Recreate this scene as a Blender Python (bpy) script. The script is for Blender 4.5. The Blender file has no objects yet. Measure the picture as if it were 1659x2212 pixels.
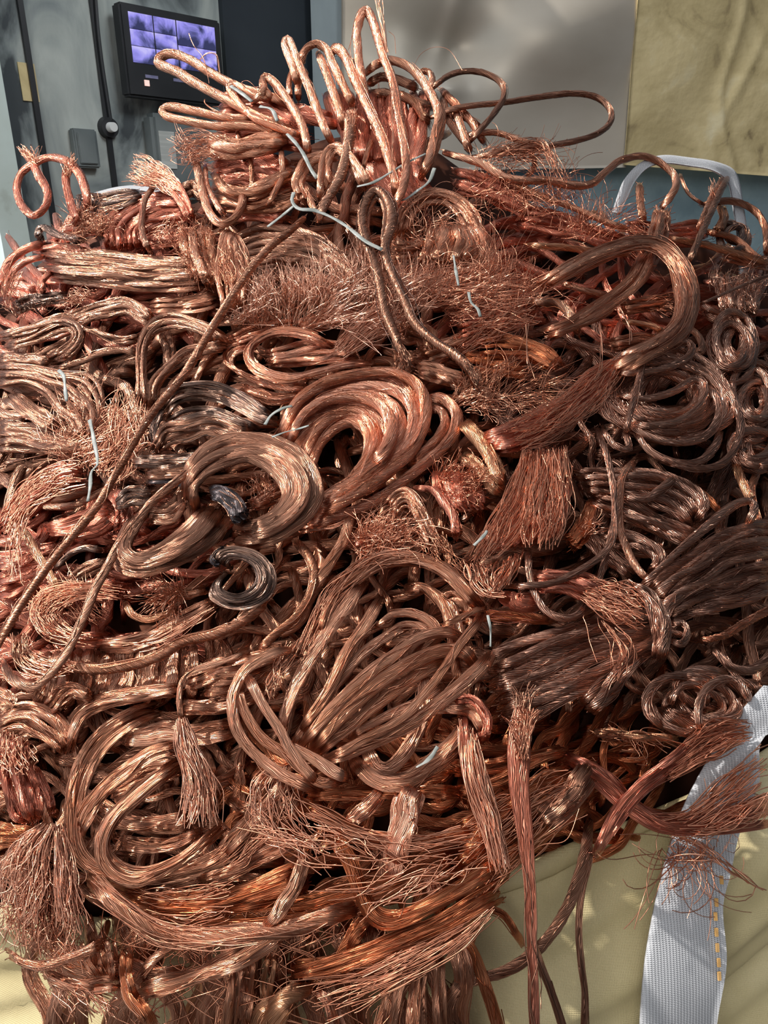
import bpy, bmesh, math, random
import numpy as np
from mathutils import Vector, Matrix

rng = np.random.default_rng(7)
random.seed(7)
scene = bpy.context.scene
COL = scene.collection

# ------------------------------------------------------------------ camera
CAM = np.array([0.0, 0.0, 1.45])
PITCH = math.radians(22.0)
FPX, CX, CY = 1597.0, 829.5, 1106.0
cam_data = bpy.data.cameras.new('camera')
cam_data.sensor_fit = 'VERTICAL'
cam_data.sensor_height = 36.0
cam_data.lens = 36.0 * FPX / 2212.0
cam_data.clip_start = 0.02
cam = bpy.data.objects.new('camera', cam_data)
cam.location = CAM
cam.rotation_euler = (math.pi / 2 - PITCH, 0, 0)
COL.objects.link(cam)
scene.camera = cam

# ------------------------------------------------------------------ light
scene.view_settings.view_transform = 'Standard'
scene.view_settings.look = 'None'
scene.view_settings.exposure = 0.0
scene.view_settings.gamma = 1.0
scene.view_settings.use_curve_mapping = False

world = bpy.data.worlds.new('yard_sky')
scene.world = world
world.use_nodes = True
wn = world.node_tree
wn.nodes.clear()
w_out = wn.nodes.new('ShaderNodeOutputWorld')
w_bg = wn.nodes.new('ShaderNodeBackground')
# open sky up to the left and in front of the shed, dark buildings round the rest of the yard
w_tc = wn.nodes.new('ShaderNodeTexCoord')
w_dot = wn.nodes.new('ShaderNodeVectorMath'); w_dot.operation = 'DOT_PRODUCT'
w_dot.inputs[1].default_value = Vector((-0.60, -0.12, 0.78)).normalized()
w_rmp = wn.nodes.new('ShaderNodeValToRGB')
for e, (p_, c_) in zip([w_rmp.color_ramp.elements[0], w_rmp.color_ramp.elements.new(0.35), w_rmp.color_ramp.elements.new(0.6), w_rmp.color_ramp.elements[-1]],
                       ((0.0, (0.06, 0.065, 0.075)), (0.30, (0.13, 0.14, 0.16)), (0.62, (0.48, 0.52, 0.58)), (0.95, (1.3, 1.34, 1.4)))):
    e.position = p_; e.color = (*c_, 1)
wn.links.new(w_tc.outputs['Generated'], w_dot.inputs[0])
wn.links.new(w_dot.outputs['Value'], w_rmp.inputs['Fac'])
wn.links.new(w_rmp.outputs[0], w_bg.inputs['Color'])
w_bg.inputs['Strength'].default_value = 1.0
wn.links.new(w_bg.outputs[0], w_out.inputs[0])

sun_data = bpy.data.lights.new('sun', 'SUN')
sun_data.energy = 4.7
sun_data.angle = math.radians(1.5)
sun_data.color = (1.0, 0.96, 0.91)
sun = bpy.data.objects.new('sun', sun_data)
TO_SUN = Vector((-0.64, 0.06, 0.76)).normalized()
sun.rotation_euler = TO_SUN.to_track_quat('Z', 'Y').to_euler()
sun.location = (-3, -1, 4)
COL.objects.link(sun)

# open shed front behind the photographer: a broad soft daylight
door_data = bpy.data.lights.new('shed_front_daylight', 'AREA')
door_data.shape = 'RECTANGLE'
door_data.size, door_data.size_y = 2.2, 1.6
door_data.energy = 44.0
door_data.color = (1.0, 0.97, 0.92)
door = bpy.data.objects.new('shed_front_daylight', door_data)
door.location = (-1.3, -2.2, 3.0)
door.rotation_euler = (Vector((-1.3, -3.2, 1.9)).normalized()).to_track_quat('Z', 'Y').to_euler()
COL.objects.link(door)

# blue daylight from the open doorway at the far left
side_data = bpy.data.lights.new('left_doorway_daylight', 'AREA')
side_data.shape = 'RECTANGLE'
side_data.size, side_data.size_y = 1.0, 1.8
side_data.energy = 8.0
side_data.color = (0.70, 0.86, 1.0)
side = bpy.data.objects.new('left_doorway_daylight', side_data)
side.location = (-2.1, 1.0, 1.9)
side.rotation_euler = Vector((-1.0, -0.55, 0.25)).normalized().to_track_quat('Z', 'Y').to_euler()
COL.objects.link(side)

# unseen fill lamp added high on the right to brighten the left wall
high_data = bpy.data.lights.new('added_wall_fill', 'AREA')
high_data.shape = 'RECTANGLE'
high_data.size, high_data.size_y = 0.9, 0.7
high_data.energy = 2.8
high_data.spread = math.radians(50)
high_data.color = (0.90, 0.96, 1.0)
high = bpy.data.objects.new('added_wall_fill', high_data)
high.location = (1.0, 0.9, 3.3)
high.rotation_euler = (Vector((1.0, 0.9, 3.3)) - Vector((-0.85, 2.45, 1.75))).to_track_quat('Z', 'Y').to_euler()
COL.objects.link(high)

# ------------------------------------------------------------------ materials
def new_mat(name):
    m = bpy.data.materials.new(name)
    m.use_nodes = True
    return m, m.node_tree, m.node_tree.nodes['Principled BSDF']

def copper(name, ca, cb, rough=0.36, metallic=1.0, lay=1.0, ridge_h=0.0007):
    """Bare copper wire. UV x counts the wires round a strand, UV y is the length in cm: one ridge and one tone per wire."""
    m, nt, p = new_mat(name)
    N = nt.nodes.new; L = nt.links.new
    def math_(op, a, b=None, c=None):
        n = N('ShaderNodeMath'); n.operation = op
        for i, v in enumerate((a, b, c)):
            if v is None: continue
            if isinstance(v, (int, float)): n.inputs[i].default_value = v
            else: L(v, n.inputs[i])
        return n.outputs[0]
    tc = N('ShaderNodeTexCoord')
    sep = N('ShaderNodeSeparateXYZ'); L(tc.outputs['UV'], sep.inputs[0])
    # wires wander a little along the strand
    mp = N('ShaderNodeMapping'); mp.inputs['Scale'].default_value = (0.22, 0.35, 1)
    L(tc.outputs['UV'], mp.inputs[0])
    nw = N('ShaderNodeTexNoise'); nw.noise_dimensions = '2D'; nw.inputs['Scale'].default_value = 1.0; nw.inputs['Detail'].default_value = 2.0
    L(mp.outputs[0], nw.inputs['Vector'])
    u = math_('MULTIPLY_ADD', nw.outputs['Fac'], 3.2, sep.outputs['X'])
    fr = math_('FRACT', u); idx = math_('FLOOR', u)
    t = math_('MULTIPLY_ADD', fr, 2.0, -1.0)
    ridge = math_('SQRT', math_('MAXIMUM', math_('SUBTRACT', 1.0, math_('MULTIPLY', t, t)), 0.0))
    wn_ = N('ShaderNodeTexWhiteNoise'); wn_.noise_dimensions = '1D'; L(idx, wn_.inputs['W'])
    # each wire rises and sinks along its length
    cb2 = N('ShaderNodeCombineXYZ'); L(math_('MULTIPLY', idx, 7.13), cb2.inputs[0]); L(math_('MULTIPLY', sep.outputs['Y'], 0.55), cb2.inputs[1])
    nh = N('ShaderNodeTexNoise'); nh.noise_dimensions = '2D'; nh.inputs['Scale'].default_value = 1.0; nh.inputs['Detail'].default_value = 1.0
    L(cb2.outputs[0], nh.inputs['Vector'])
    h = math_('ADD', ridge, math_('MULTIPLY', nh.outputs['Fac'], 2.2))
    bp = N('ShaderNodeBump'); bp.inputs['Strength'].default_value = 1.0 * lay; bp.inputs['Distance'].default_value = ridge_h
    L(h, bp.inputs['Height']); L(bp.outputs[0], p.inputs['Normal'])
    # tone: patches of tarnish, strand to strand and wire to wire
    n1 = N('ShaderNodeTexNoise'); n1.inputs['Scale'].default_value = 26.0; n1.inputs['Detail'].default_value = 4.0
    L(tc.outputs['Object'], n1.inputs['Vector'])
    oi = N('ShaderNodeObjectInfo')
    f = math_('ADD', n1.outputs['Fac'], math_('MULTIPLY_ADD', oi.outputs['Random'], 0.4, -0.2))
    f = math_('ADD', f, math_('MULTIPLY_ADD', wn_.outputs['Value'], 0.5 * lay, -0.25 * lay))
    ramp = N('ShaderNodeValToRGB')
    ramp.color_ramp.elements[0].position = 0.2; ramp.color_ramp.elements[1].position = 0.8
    ramp.color_ramp.elements[0].color = (*ca, 1); ramp.color_ramp.elements[1].color = (*cb, 1)
    L(f, ramp.inputs['Fac']); L(ramp.outputs[0], p.inputs['Base Color'])
    p.inputs['Metallic'].default_value = metallic
    p.inputs['Roughness'].default_value = rough
    return m

MAT = {
    'bright': copper('bright_copper', (0.53, 0.205, 0.114), (0.80, 0.40, 0.268), 0.26),
    'copper': copper('plain_copper', (0.42, 0.172, 0.095), (0.69, 0.345, 0.222), 0.29),
    'red': copper('reddish_copper', (0.480, 0.149, 0.088), (0.720, 0.278, 0.187), 0.29),
    'deep': copper('deep_orange_copper', (0.440, 0.125, 0.047), (0.660, 0.245, 0.120), 0.28),
    'gold': copper('golden_copper', (0.420, 0.187, 0.094), (0.640, 0.322, 0.187), 0.28),
    'brown': copper('brown_oxidised_copper', (0.270, 0.125, 0.078), (0.500, 0.250, 0.161), 0.29),
    'cable': copper('dull_brown_cable_copper', (0.360, 0.182, 0.125), (0.580, 0.322, 0.229), 0.30, ridge_h=0.0013),
    'dark': copper('dark_tarnished_copper', (0.110, 0.072, 0.060), (0.340, 0.202, 0.146), 0.30),
    'black': copper('blackened_copper', (0.035, 0.032, 0.036), (0.120, 0.096, 0.094), 0.28),
    'copperwire': copper('fine_copper_wire', (0.50, 0.205, 0.115), (0.75, 0.38, 0.25), 0.30, lay=0.0),
    'fluff': copper('glint_brightened_pink_wire', (0.68, 0.33, 0.215), (0.90, 0.55, 0.40), 0.34, lay=0.0),  # base colour raised to stand in for sun glints on frizz
    'fluffred': copper('glint_brightened_red_wire', (0.62, 0.245, 0.14), (0.82, 0.41, 0.265), 0.32, lay=0.0),  # red wire lightened in colour to carry sun highlights
    'core': copper('shade_toned_inner_copper', (0.035, 0.014, 0.009), (0.08, 0.03, 0.018), 0.6, lay=0.0),  # base colour darkened to paint shade into the gaps between hanks
}

# ------------------------------------------------------------------ heap surface
_Z = np.array([-1, 0, .6, .85, .95, 1.05, 1.2, 1.45, 1.7, 2.0, 2.6, 4.0])
_Y = np.array([.24, .30, .36, .42, .51, .68, .95, 1.32, 1.58, 1.76, 1.95, 2.3])
_zz = np.linspace(-1, 4, 1001)
_yy = np.interp(_zz, _Z, _Y)
_k = np.exp(-0.5 * (np.arange(-40, 41) / 12.0) ** 2); _k /= _k.sum()
_yy = np.convolve(np.pad(_yy, 40, mode='edge'), _k, mode='valid')
_dy = np.gradient(_yy, _zz)
BEND = 0.42
def gprof(z): return np.interp(z, _zz, _yy)
def gslope(z): return np.interp(z, _zz, _dy)

RX = np.array([1.0, 0, 0])
FW = np.array([0, math.cos(PITCH), -math.sin(PITCH)])
UP = np.array([0, math.sin(PITCH), math.cos(PITCH)])

def rays(px, py):
    return (FW[None] + ((px - CX) / FPX)[:, None] * RX[None] + ((CY - py) / FPX)[:, None] * UP[None])

def heap_point(px, py, lift):
    """Points on the heap's front slope, lifted off it along its normal (metres)."""
    px = np.asarray(px, float); py = np.asarray(py, float)
    d = rays(px, py)
    lo = np.full(len(px), 0.05); hi = np.full(len(px), 6.0)
    for _ in range(36):
        t = (lo + hi) / 2
        P = CAM[None] + d * t[:, None]
        f = P[:, 1] - gprof(P[:, 2]) - BEND * P[:, 0] ** 2
        lo = np.where(f < 0, t, lo); hi = np.where(f < 0, hi, t)
    t = (lo + hi) / 2
    P = CAM[None] + d * t[:, None]
    N = np.stack([2 * BEND * P[:, 0], -np.ones(len(px)), gslope(P[:, 2])], 1)
    N /= np.linalg.norm(N, axis=1)[:, None]
    # raised clear of the slope, measured along its normal
    c = np.clip(-(d * N).sum(1), 0.45, None)
    P = P - d * (np.asarray(lift) / c)[:, None]
    t = t - np.asarray(lift) / c
    return P, N, t

def plane_point(px, py, p0, nrm):
    d = rays(np.array([px], float), np.array([py], float))[0]
    t = np.dot(np.asarray(p0) - CAM, nrm) / np.dot(d, nrm)
    return CAM + d * t

# ------------------------------------------------------------------ curve helpers
def catmull(P, n):
    P = np.asarray(P, float)
    if len(P) == 2:
        s = np.linspace(0, 1, n)[:, None]
        return P[0] * (1 - s) + P[1] * s
    seg = np.r_[0, np.cumsum(np.linalg.norm(np.diff(P[:, :2], axis=0), axis=1) ** 0.6 + 1e-6)]
    u = np.linspace(0, seg[-1], n)
    m = np.empty_like(P)
    m[1:-1] = (P[2:] - P[:-2]) / (seg[2:] - seg[:-2])[:, None]
    m[0] = (P[1] - P[0]) / (seg[1] - seg[0]); m[-1] = (P[-1] - P[-2]) / (seg[-1] - seg[-2])
    i = np.clip(np.searchsorted(seg, u, side='right') - 1, 0, len(P) - 2)
    h = (seg[i + 1] - seg[i])[:, None]; s = ((u - seg[i])[:, None]) / h
    return ((2 * s**3 - 3 * s**2 + 1) * P[i] + (s**3 - 2 * s**2 + s) * h * m[i]
            + (-2 * s**3 + 3 * s**2) * P[i + 1] + (s**3 - s**2) * h * m[i + 1])

def resample(P, n):
    P = catmull(P, 240)
    seg = np.r_[0, np.cumsum(np.linalg.norm(np.diff(P[:, :2], axis=0), axis=1))]
    u = np.linspace(0, seg[-1], n)
    return np.stack([np.interp(u, seg, P[:, k]) for k in range(P.shape[1])], 1), seg[-1]

def wob(n, waves, amp):
    """smooth noise along a path"""
    k = max(3, int(waves) + 3)
    return np.interp(np.linspace(0, k - 1, n), np.arange(k), rng.normal(0, amp, k)) if n < 8 else \
        catmull(np.stack([np.arange(k), rng.normal(0, amp, k)], 1), n)[:, 1]

CROP = {'A': (0, 0, 2.37), 'B': (500, 0, 2.765), 'C': (1000, 0, 2.517), 'D': (0, 400, 2.765),
        'E': (450, 400, 2.765), 'F': (1000, 400, 2.517), 'G': (0, 900, 2.765), 'H': (450, 900, 2.765),
        'I': (1000, 900, 2.517), 'J': (0, 1400, 2.765), 'K': (450, 1300, 2.765), 'L': (1000, 1400, 2.517),
        'M': (0, 1750, 2.765), 'N': (500, 1750, 2.765), 'O': (1000, 1750, 2.517), 'P': (0, 0, 1.0)}

def pts(txt, crop):
    out = []
    ox, oy, sc = CROP[crop]
    for tok in txt.split():
        v = [float(a) for a in tok.split(',')]
        out.append((ox + v[0] / sc, oy + v[1] / sc, v[2] if len(v) > 2 else 0.0))
    return np.array(out)

# ------------------------------------------------------------------ meshes
class Buf:
    def __init__(self): self.v = []; self.f = []; self.uv = []; self.n = 0
    def add(self, V, F, uv=None):
        if uv is None:
            uv = np.zeros((len(F), 4, 2)); uv[..., 0] = rng.uniform(0, 400, 1) + 0.5
        self.v.append(V); self.f.append(F + self.n); self.uv.append(uv); self.n += len(V)
    def build(self, name, mat, parent=None, origin=None):
        V = np.concatenate(self.v); F = np.concatenate(self.f); uv = np.concatenate(self.uv)
        if origin is not None: V = V - np.asarray(origin)[None]
        me = bpy.data.meshes.new(name)
        me.vertices.add(len(V)); me.vertices.foreach_set('co', V.astype(np.float32).ravel())
        me.loops.add(F.size); me.loops.foreach_set('vertex_index', F.astype(np.int32).ravel())
        me.polygons.add(len(F))
        me.polygons.foreach_set('loop_start', np.arange(0, F.size, F.shape[1], dtype=np.int32))
        me.polygons.foreach_set('use_smooth', np.ones(len(F), dtype=bool))
        me.uv_layers.new(name='UVMap').data.foreach_set('uv', uv.astype(np.float32).ravel())
        me.update(calc_edges=True)
        me.materials.append(mat)
        o = bpy.data.objects.new(name, me)
        COL.objects.link(o)
        if parent is not None: o.parent = parent
        return o

def frames(P, N):
    T = np.gradient(P, axis=0)
    T /= np.linalg.norm(T, axis=1)[:, None] + 1e-12
    # rotation-minimising frame seeded by the surface normal
    U = np.empty_like(P)
    u = N[0] - T[0] * np.dot(N[0], T[0])
    if np.linalg.norm(u) < 1e-4: u = np.cross(T[0], RX)
    u /= np.linalg.norm(u)
    for i in range(len(P)):
        u = u - T[i] * np.dot(u, T[i])
        w = N[i] - T[i] * np.dot(N[i], T[i])       # drift gently back to the surface normal
        u = u + 0.15 * w
        u /= np.linalg.norm(u) + 1e-12
        U[i] = u
    return T, U, np.cross(T, U)

def fluted(buf, P, N, R, wires, turns, flat=0.8, lump=0.05):
    """A strand of laid wires: a lumpy tube twisted along its length; its UV counts the wires round it."""
    n = len(P); m = 18 if wires > 14 else 10
    T, U, W = frames(P, N)
    a = np.arange(m) / m * 2 * math.pi
    s = np.linspace(0, 1, n)
    tw = turns * 2 * math.pi * s + rng.uniform(0, 6.28)
    k = max(4, n // 8)
    per = rng.normal(1, lump * 0.9, m // 2)
    coarse = rng.normal(0, lump, (k + 1, m // 2))
    x = s * k; i = np.clip(x.astype(int), 0, k - 1); fr = (x - i)[:, None]; fr = fr * fr * (3 - 2 * fr)
    lob = per[None] + coarse[i] * (1 - fr) + coarse[i + 1] * fr
    rad = np.empty((n, m)); rad[:, ::2] = lob; rad[:, 1::2] = (lob + np.roll(lob, -1, axis=1)) / 2 - lump * 0.8
    ang = a[None] + tw[:, None]
    c = np.cos(ang) * rad * R[:, None]; d = np.sin(ang) * rad * R[:, None]
    V = P[:, None] + U[:, None] * (c * flat)[..., None] + W[:, None] * (d * (2 - flat) ** 0.5)[..., None]
    V = V.reshape(-1, 3)
    r = np.arange(n - 1)[:, None] * m; j = np.arange(m)[None]; j2 = (j + 1) % m
    F = np.stack([r + j, r + j2, r + m + j2, r + m + j], -1).reshape(-1, 4)
    arc = np.r_[0, np.cumsum(np.linalg.norm(np.diff(P, axis=0), axis=1))] * 100 + rng.uniform(0, 300)
    u0 = rng.integers(0, 3000)
    uu = u0 + np.arange(m + 1) / m * wires
    uv = np.empty((n - 1, m, 4, 2))
    uv[:, :, 0, 0] = uv[:, :, 3, 0] = uu[None, :-1]; uv[:, :, 1, 0] = uv[:, :, 2, 0] = uu[None, 1:]
    uv[:, :, 0, 1] = uv[:, :, 1, 1] = arc[:-1, None]; uv[:, :, 2, 1] = uv[:, :, 3, 1] = arc[1:, None]
    base = len(V)
    V = np.concatenate([V, P[:1] - T[:1] * R[0] * .1, P[-1:] + T[-1:] * R[-1] * .1])
    j = np.arange(0, m, 2)
    capA = np.stack([np.full_like(j, base), (j + 2) % m, j + 1, j], -1)
    o = (n - 1) * m
    capB = np.stack([np.full_like(j, base + 1), o + j, o + j + 1, o + (j + 2) % m], -1)
    cuv = np.zeros((len(j) * 2, 4, 2)); cuv[..., 0] = u0; cuv[:, 1:3, 0] += rng.uniform(2, 6)
    buf.add(V, np.concatenate([F, capA, capB]), np.concatenate([uv.reshape(-1, 4, 2), cuv]))

def thin(buf, P, r):
    """one bare wire, three-sided"""
    n = len(P)
    T = np.gradient(P, axis=0); T /= np.linalg.norm(T, axis=1)[:, None] + 1e-12
    ref = np.array([0.31, -0.74, 0.6])
    U = np.cross(T, ref); U /= np.linalg.norm(U, axis=1)[:, None] + 1e-9
    W = np.cross(T, U)
    a = np.array([0, 2.094, 4.189])
    V = P[:, None] + r * (np.cos(a)[None, :, None] * U[:, None] + np.sin(a)[None, :, None] * W[:, None])
    V = V.reshape(-1, 3)
    i = np.arange(n - 1)[:, None] * 3; j = np.arange(3)[None]; j2 = (j + 1) % 3
    F = np.stack([i + j, i + j2, i + 3 + j2, i + 3 + j], -1).reshape(-1, 4)
    buf.add(V, F)

def empty(name, loc, label=None, cat=None, group=None):
    o = bpy.data.objects.new(name, None)
    o.empty_display_size = 0.03
    COL.objects.link(o); o.location = loc
    tag(o, label, cat, group)
    return o

def tag(o, label=None, cat=None, group=None, kind=None):
    if label: o['label'] = label
    if cat: o['category'] = cat
    if group: o['group'] = group
    if kind: o['kind'] = kind
    return o

# ------------------------------------------------------------------ components of a thing
WIRE = 0.00050
class Thing:
    """collects the strands and loose wires of one hank / coil / strand, then links them under one Empty"""
    def __init__(self, crop, mat):
        self.crop, self.mat = crop, mat
        self.strands = []; self.loose = Buf(); self.fray = Buf(); self.acc = []

    def _strand(self, Q, wpx, lift, turns=None, flat=0.82, mat=None, name='strand', taper=None, fly=3, amp=0.038, dive=2.2, tips=4):
        """Q: n x 3 path in photo pixels with extra lift (cm) in the third column"""
        L = np.linalg.norm(np.diff(Q[:, :2], axis=0), axis=1).sum()
        n = int(np.clip(L / 6.0, 12, 190))
        D, L = resample(Q, n)
        if turns is not None and turns <= 2:                                          # loosely laid, hardly twisted, lies flatter
            turns *= 0.22; flat = min(flat, 0.68)
        e = np.minimum(np.arange(n), np.arange(n)[::-1]) / n
        lf = (lift + D[:, 2] - dive * np.clip(1 - e / 0.09, 0, 1) ** 2) * 0.01      # the ends tuck under
        P, N, t = heap_point(D[:, 0], D[:, 1], lf)
        wn = wpx if taper is None else np.interp(np.linspace(0, 1, n), np.linspace(0, 1, len(taper)), np.array(taper) * wpx)
        R = 0.5 * wn * t / FPX * np.ones(n)
        R *= 1 + wob(n, L / 110, 0.04)
        lobes = int(np.clip(round(math.pi * wpx / (4.2 if (mat or self.mat) == 'cable' else 2.4)), 8, 80))
        if turns is None: turns = L / (wpx * rng.uniform(7, 13)) * 1.0
        R = R * (1 - 0.25 * np.clip(1 - e / 0.05, 0, 1))
        for end in (0, 1):                                                            # a few cut wires splay at each end
            p0, p1 = (P[0], P[min(6, n - 1)]) if end == 0 else (P[-1], P[-min(7, n)])
            dr = p0 - p1; dr /= np.linalg.norm(dr) + 1e-9
            r0 = float(R[0] if end == 0 else R[-1])
            for _ in range(tips):
                q = rng.normal(0, 0.5, 3) * r0; g = rng.normal(0, 0.35, 3); g[2] = abs(g[2]) * .5
                sl = np.linspace(-1.2, 1, 7)[:, None] * r0 * rng.uniform(1.2, 3.0)
                thin(self.loose, p0 + q + dr * sl + g * np.clip(sl, 0, 1) ** 2 / (r0 * 2.2), WIRE)
        b = Buf(); fluted(b, P, N, R, lobes, turns, flat, 0.018 if (mat or self.mat) == 'cable' else amp)
        self.strands.append((name, b, mat or self.mat)); self.acc.append(P.mean(0))
        for _ in range(fly):
            k = int(np.clip(L / 14, 6, 60))
            a0, a1 = sorted(rng.uniform(-0.03, 1.03, 2))
            if a1 - a0 < 0.3: a0, a1 = max(0, a0 - .2), min(1, a1 + .2)
            u = np.clip(np.linspace(a0, a1, k), 0, 1)
            pp = np.stack([np.interp(u, np.linspace(0, 1, n), P[:, q]) for q in range(3)], 1)
            nn = np.stack([np.interp(u, np.linspace(0, 1, n), N[:, q]) for q in range(3)], 1)
            tt = np.gradient(pp, axis=0); tt /= np.linalg.norm(tt, axis=1)[:, None] + 1e-9
            side = np.cross(tt, nn)
            r0 = float(R.mean())
            off = wob(k, L / 150, 0.4 * r0) + rng.uniform(-1.0, 1.0) * r0
            up = 0.95 * np.sqrt(np.clip(r0**2 - np.clip(off, -r0, r0)**2, 0, None)) * flat + abs(wob(k, L / 150, 0.22 * r0)) + 0.0002
            thin(self.loose, pp + side * off[:, None] + nn * up[:, None], WIRE)

    def s(self, txt, w, lift=3.0, crop=None, **kw):
        c = crop or self.crop
        self._strand(pts(txt, c), 0.9 * w / CROP[c][2], lift, **kw)
        return self

    def b(self, A, B, n, lift=3.0, w=None, crop=None, jit=0.36, bulge=0.7, over=1.32, **kw):
        """n strands lying side by side between two edge lines"""
        c = crop or self.crop
        a, _ = resample(pts(A, c), 60); bb, _ = resample(pts(B, c), 60)
        sp = np.linalg.norm(a[:, :2] - bb[:, :2], axis=1)
        step = np.median(sp) / max(1, n)
        wpx = (w / CROP[c][2]) if w else float(np.clip(step * over, 9, 44))
        order = rng.permutation(n)
        Lb = np.linalg.norm(np.diff((a + bb)[:, :2] / 2, axis=0), axis=1).sum(); q_ = min(1.0, Lb / 260)
        for k in range(n):
            t = (k + 0.5) / n + wob(60, 3, q_ * jit / n * 0.7)
            t = np.clip(t, -0.02, 1.02)[:, None]
            Q = a * (1 - t) + bb * t
            Q[:, :2] += np.stack([wob(60, 4, 1.0), wob(60, 4, 1.0)], 1) * q_
            x = (k + .5) / n
            Q[:, 2] += bulge * math.sin(math.pi * x) + wob(60, 3, 0.35) * q_ + (order[k] % 3 - 1) * 0.45
            e0, e1 = rng.uniform(0, 0.03), 1 - rng.uniform(0, 0.03)
            i0, i1 = int(e0 * 60), int(e1 * 60)
            self._strand(Q[i0:max(i1, i0 + 8)][::3] if i1 - i0 > 20 else Q, wpx * rng.uniform(0.88, 1.14), lift, **kw)
        return self

    def w(self, A, B, n, lift=3.0, crop=None, j0=2.0, j1=9.0, hi=1.5, trim=0.35, r=WIRE, start=0.12):
        """fine loose wires running between two edge lines, splaying towards the end"""
        c = crop or self.crop
        a, _ = resample(pts(A, c), 40); bb, _ = resample(pts(B, c), 40)
        L = np.linalg.norm(np.diff((a + bb)[:, :2] / 2, axis=0), axis=1).sum()
        for k in range(n):
            t = np.clip(rng.uniform(0, 1) + wob(40, 3, 0.07), -.08, 1.08)[:, None]
            Q = a * (1 - t) + bb * t
            s = np.linspace(0, 1, 40)
            amp = j0 + (j1 - j0) * s
            Q[:, 0] += wob(40, L / 110, 1) * amp * 1.2; Q[:, 1] += wob(40, L / 110, 1) * amp * 1.2
            Q[:, 2] += rng.uniform(0, 0.5) + s * rng.uniform(0, hi) + wob(40, 3, 0.15)
            i0 = int(rng.uniform(0, start) * 40); i1 = int((1 - rng.uniform(0, 1) ** 1.5 * trim) * 40)
            Q = Q[i0:max(i1, i0 + 8)]
            P, N, tt = heap_point(Q[:, 0], Q[:, 1], (lift + Q[:, 2]) * 0.01)
            step = 1 if L < 320 else 1
            thin(self.fray, P[::step], r * rng.uniform(0.85, 1.2))
            if k == 0: self.acc.append(P.mean(0))
        return self

    def z(self, cx, cy, rx, ry, n, length, ang, spread=60, lift=2.5, hi=3.0, curl=0.5, crop=None, r=WIRE):
        """frizz: short curly wires springing out of an area"""
        c = crop or self.crop
        ox, oy, sc = CROP[c]
        f1, f2, f3 = rng.uniform(0, 6.28, 3)
        for k in range(int(n * 1.5)):
            q, e = math.sqrt(rng.uniform()), rng.uniform(0, 6.283)
            x = ox + (cx + q * rx * math.cos(e)) / sc; y = oy + (cy + q * ry * math.sin(e)) / sc
            L = 1.35 * length / sc * rng.uniform(0.35, 1.35)
            # neighbouring wires lean the same way
            th = math.radians(ang + spread * 0.55 * (math.sin(x / 31 + f1) + math.sin(y / 27 + x / 60 + f2)) + rng.normal(0, spread * 0.33))
            m = 12; s = np.linspace(0, 1, m)
            tha = th + rng.normal(0, curl) * 2.0 * (s - 0.25) + (curl * 3.0 * s ** 3 * rng.normal(0, 1) if rng.uniform() < .35 else 0)
            dx = np.cumsum(np.cos(tha)) * L / m; dy = -np.cumsum(np.sin(tha)) * L / m
            h = rng.uniform(0.1, 1.0) * hi
            lz = h * np.sin(s * rng.uniform(1.2, 2.6)) + rng.uniform(-0.5, 0.5)
            P, N, tt = heap_point(x + dx, y + dy, (lift + lz) * 0.01)
            thin(self.fray, P, r * rng.uniform(0.62, 0.95))
            if k == 0: self.acc.append(P.mean(0))
        return self

    def c(self, cx, cy, rx, ry, rot, n, w, lift=3.0, crop=None, lo=0.55, jc=0.16, a0=None, a1=None, rise=1.2, **kw):
        """n turns of a round coil, each turn its own strand"""
        c = crop or self.crop
        ox, oy, sc = CROP[c]
        ro = math.radians(rot)
        for k in range(n):
            f = lo + (1 - lo) * ((k + rng.uniform(0, 1)) / n)
            st = rng.uniform(0, 6.283) if a0 is None else math.radians(a0 + rng.normal(0, 6))
            en = st + rng.uniform(4.6, 6.1) if a1 is None else math.radians(a1 + rng.normal(0, 6))
            a = np.linspace(st, en, 30)
            ex, ey = rx * f * rng.uniform(.88, 1.1), ry * f * rng.uniform(.85, 1.12)
            x = ex * np.cos(a) * (1 + wob(30, 4, .035)); y = ey * np.sin(a) * (1 + wob(30, 4, .035))
            cc = rng.normal(0, jc, 2)
            X = ox + (cx + cc[0] * rx + x * math.cos(ro) - y * math.sin(ro)) / sc
            Y = oy + (cy + cc[1] * ry + x * math.sin(ro) + y * math.cos(ro)) / sc
            Z = rise * np.sin(a + rng.uniform(0, 6.28)) * 0.6 + rng.uniform(0, rise) + (1 - f) * -1.0
            self._strand(np.stack([X, Y, Z], 1)[::2], w / sc * rng.uniform(.92, 1.08), lift, **kw)
        return self

    def done(self, name, cat, label, group=None):
        org = np.mean(self.acc, axis=0)
        root = empty(name, org, label, cat, group)
        for nm, b, mt in self.strands:
            b.build(nm, MAT[mt], root, org)
        if self.loose.n:
            tag(self.loose.build('loose_wires', MAT[self.mat], root, org), kind='stuff')
        if self.fray.n:
            tag(self.fray.build('frayed_wires', MAT[FRAY.get(self.mat, self.mat)], root, org), kind='stuff')
        return root

FRAY = {'bright': 'fluff', 'copper': 'copperwire', 'red': 'fluffred', 'deep': 'copperwire', 'brown': 'copperwire', 'gold': 'copperwire', 'dark': 'brown'}
def T(crop, mat): return Thing(crop, mat)
HANK, LOOP, CABLE, LOOSE, TUFT = ('copper hanks on the heap', 'copper loops standing on top of the heap',
    'brown stranded cable coils on the right of the heap', 'loose copper strands across the heap', 'frayed copper tufts on the heap')

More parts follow.
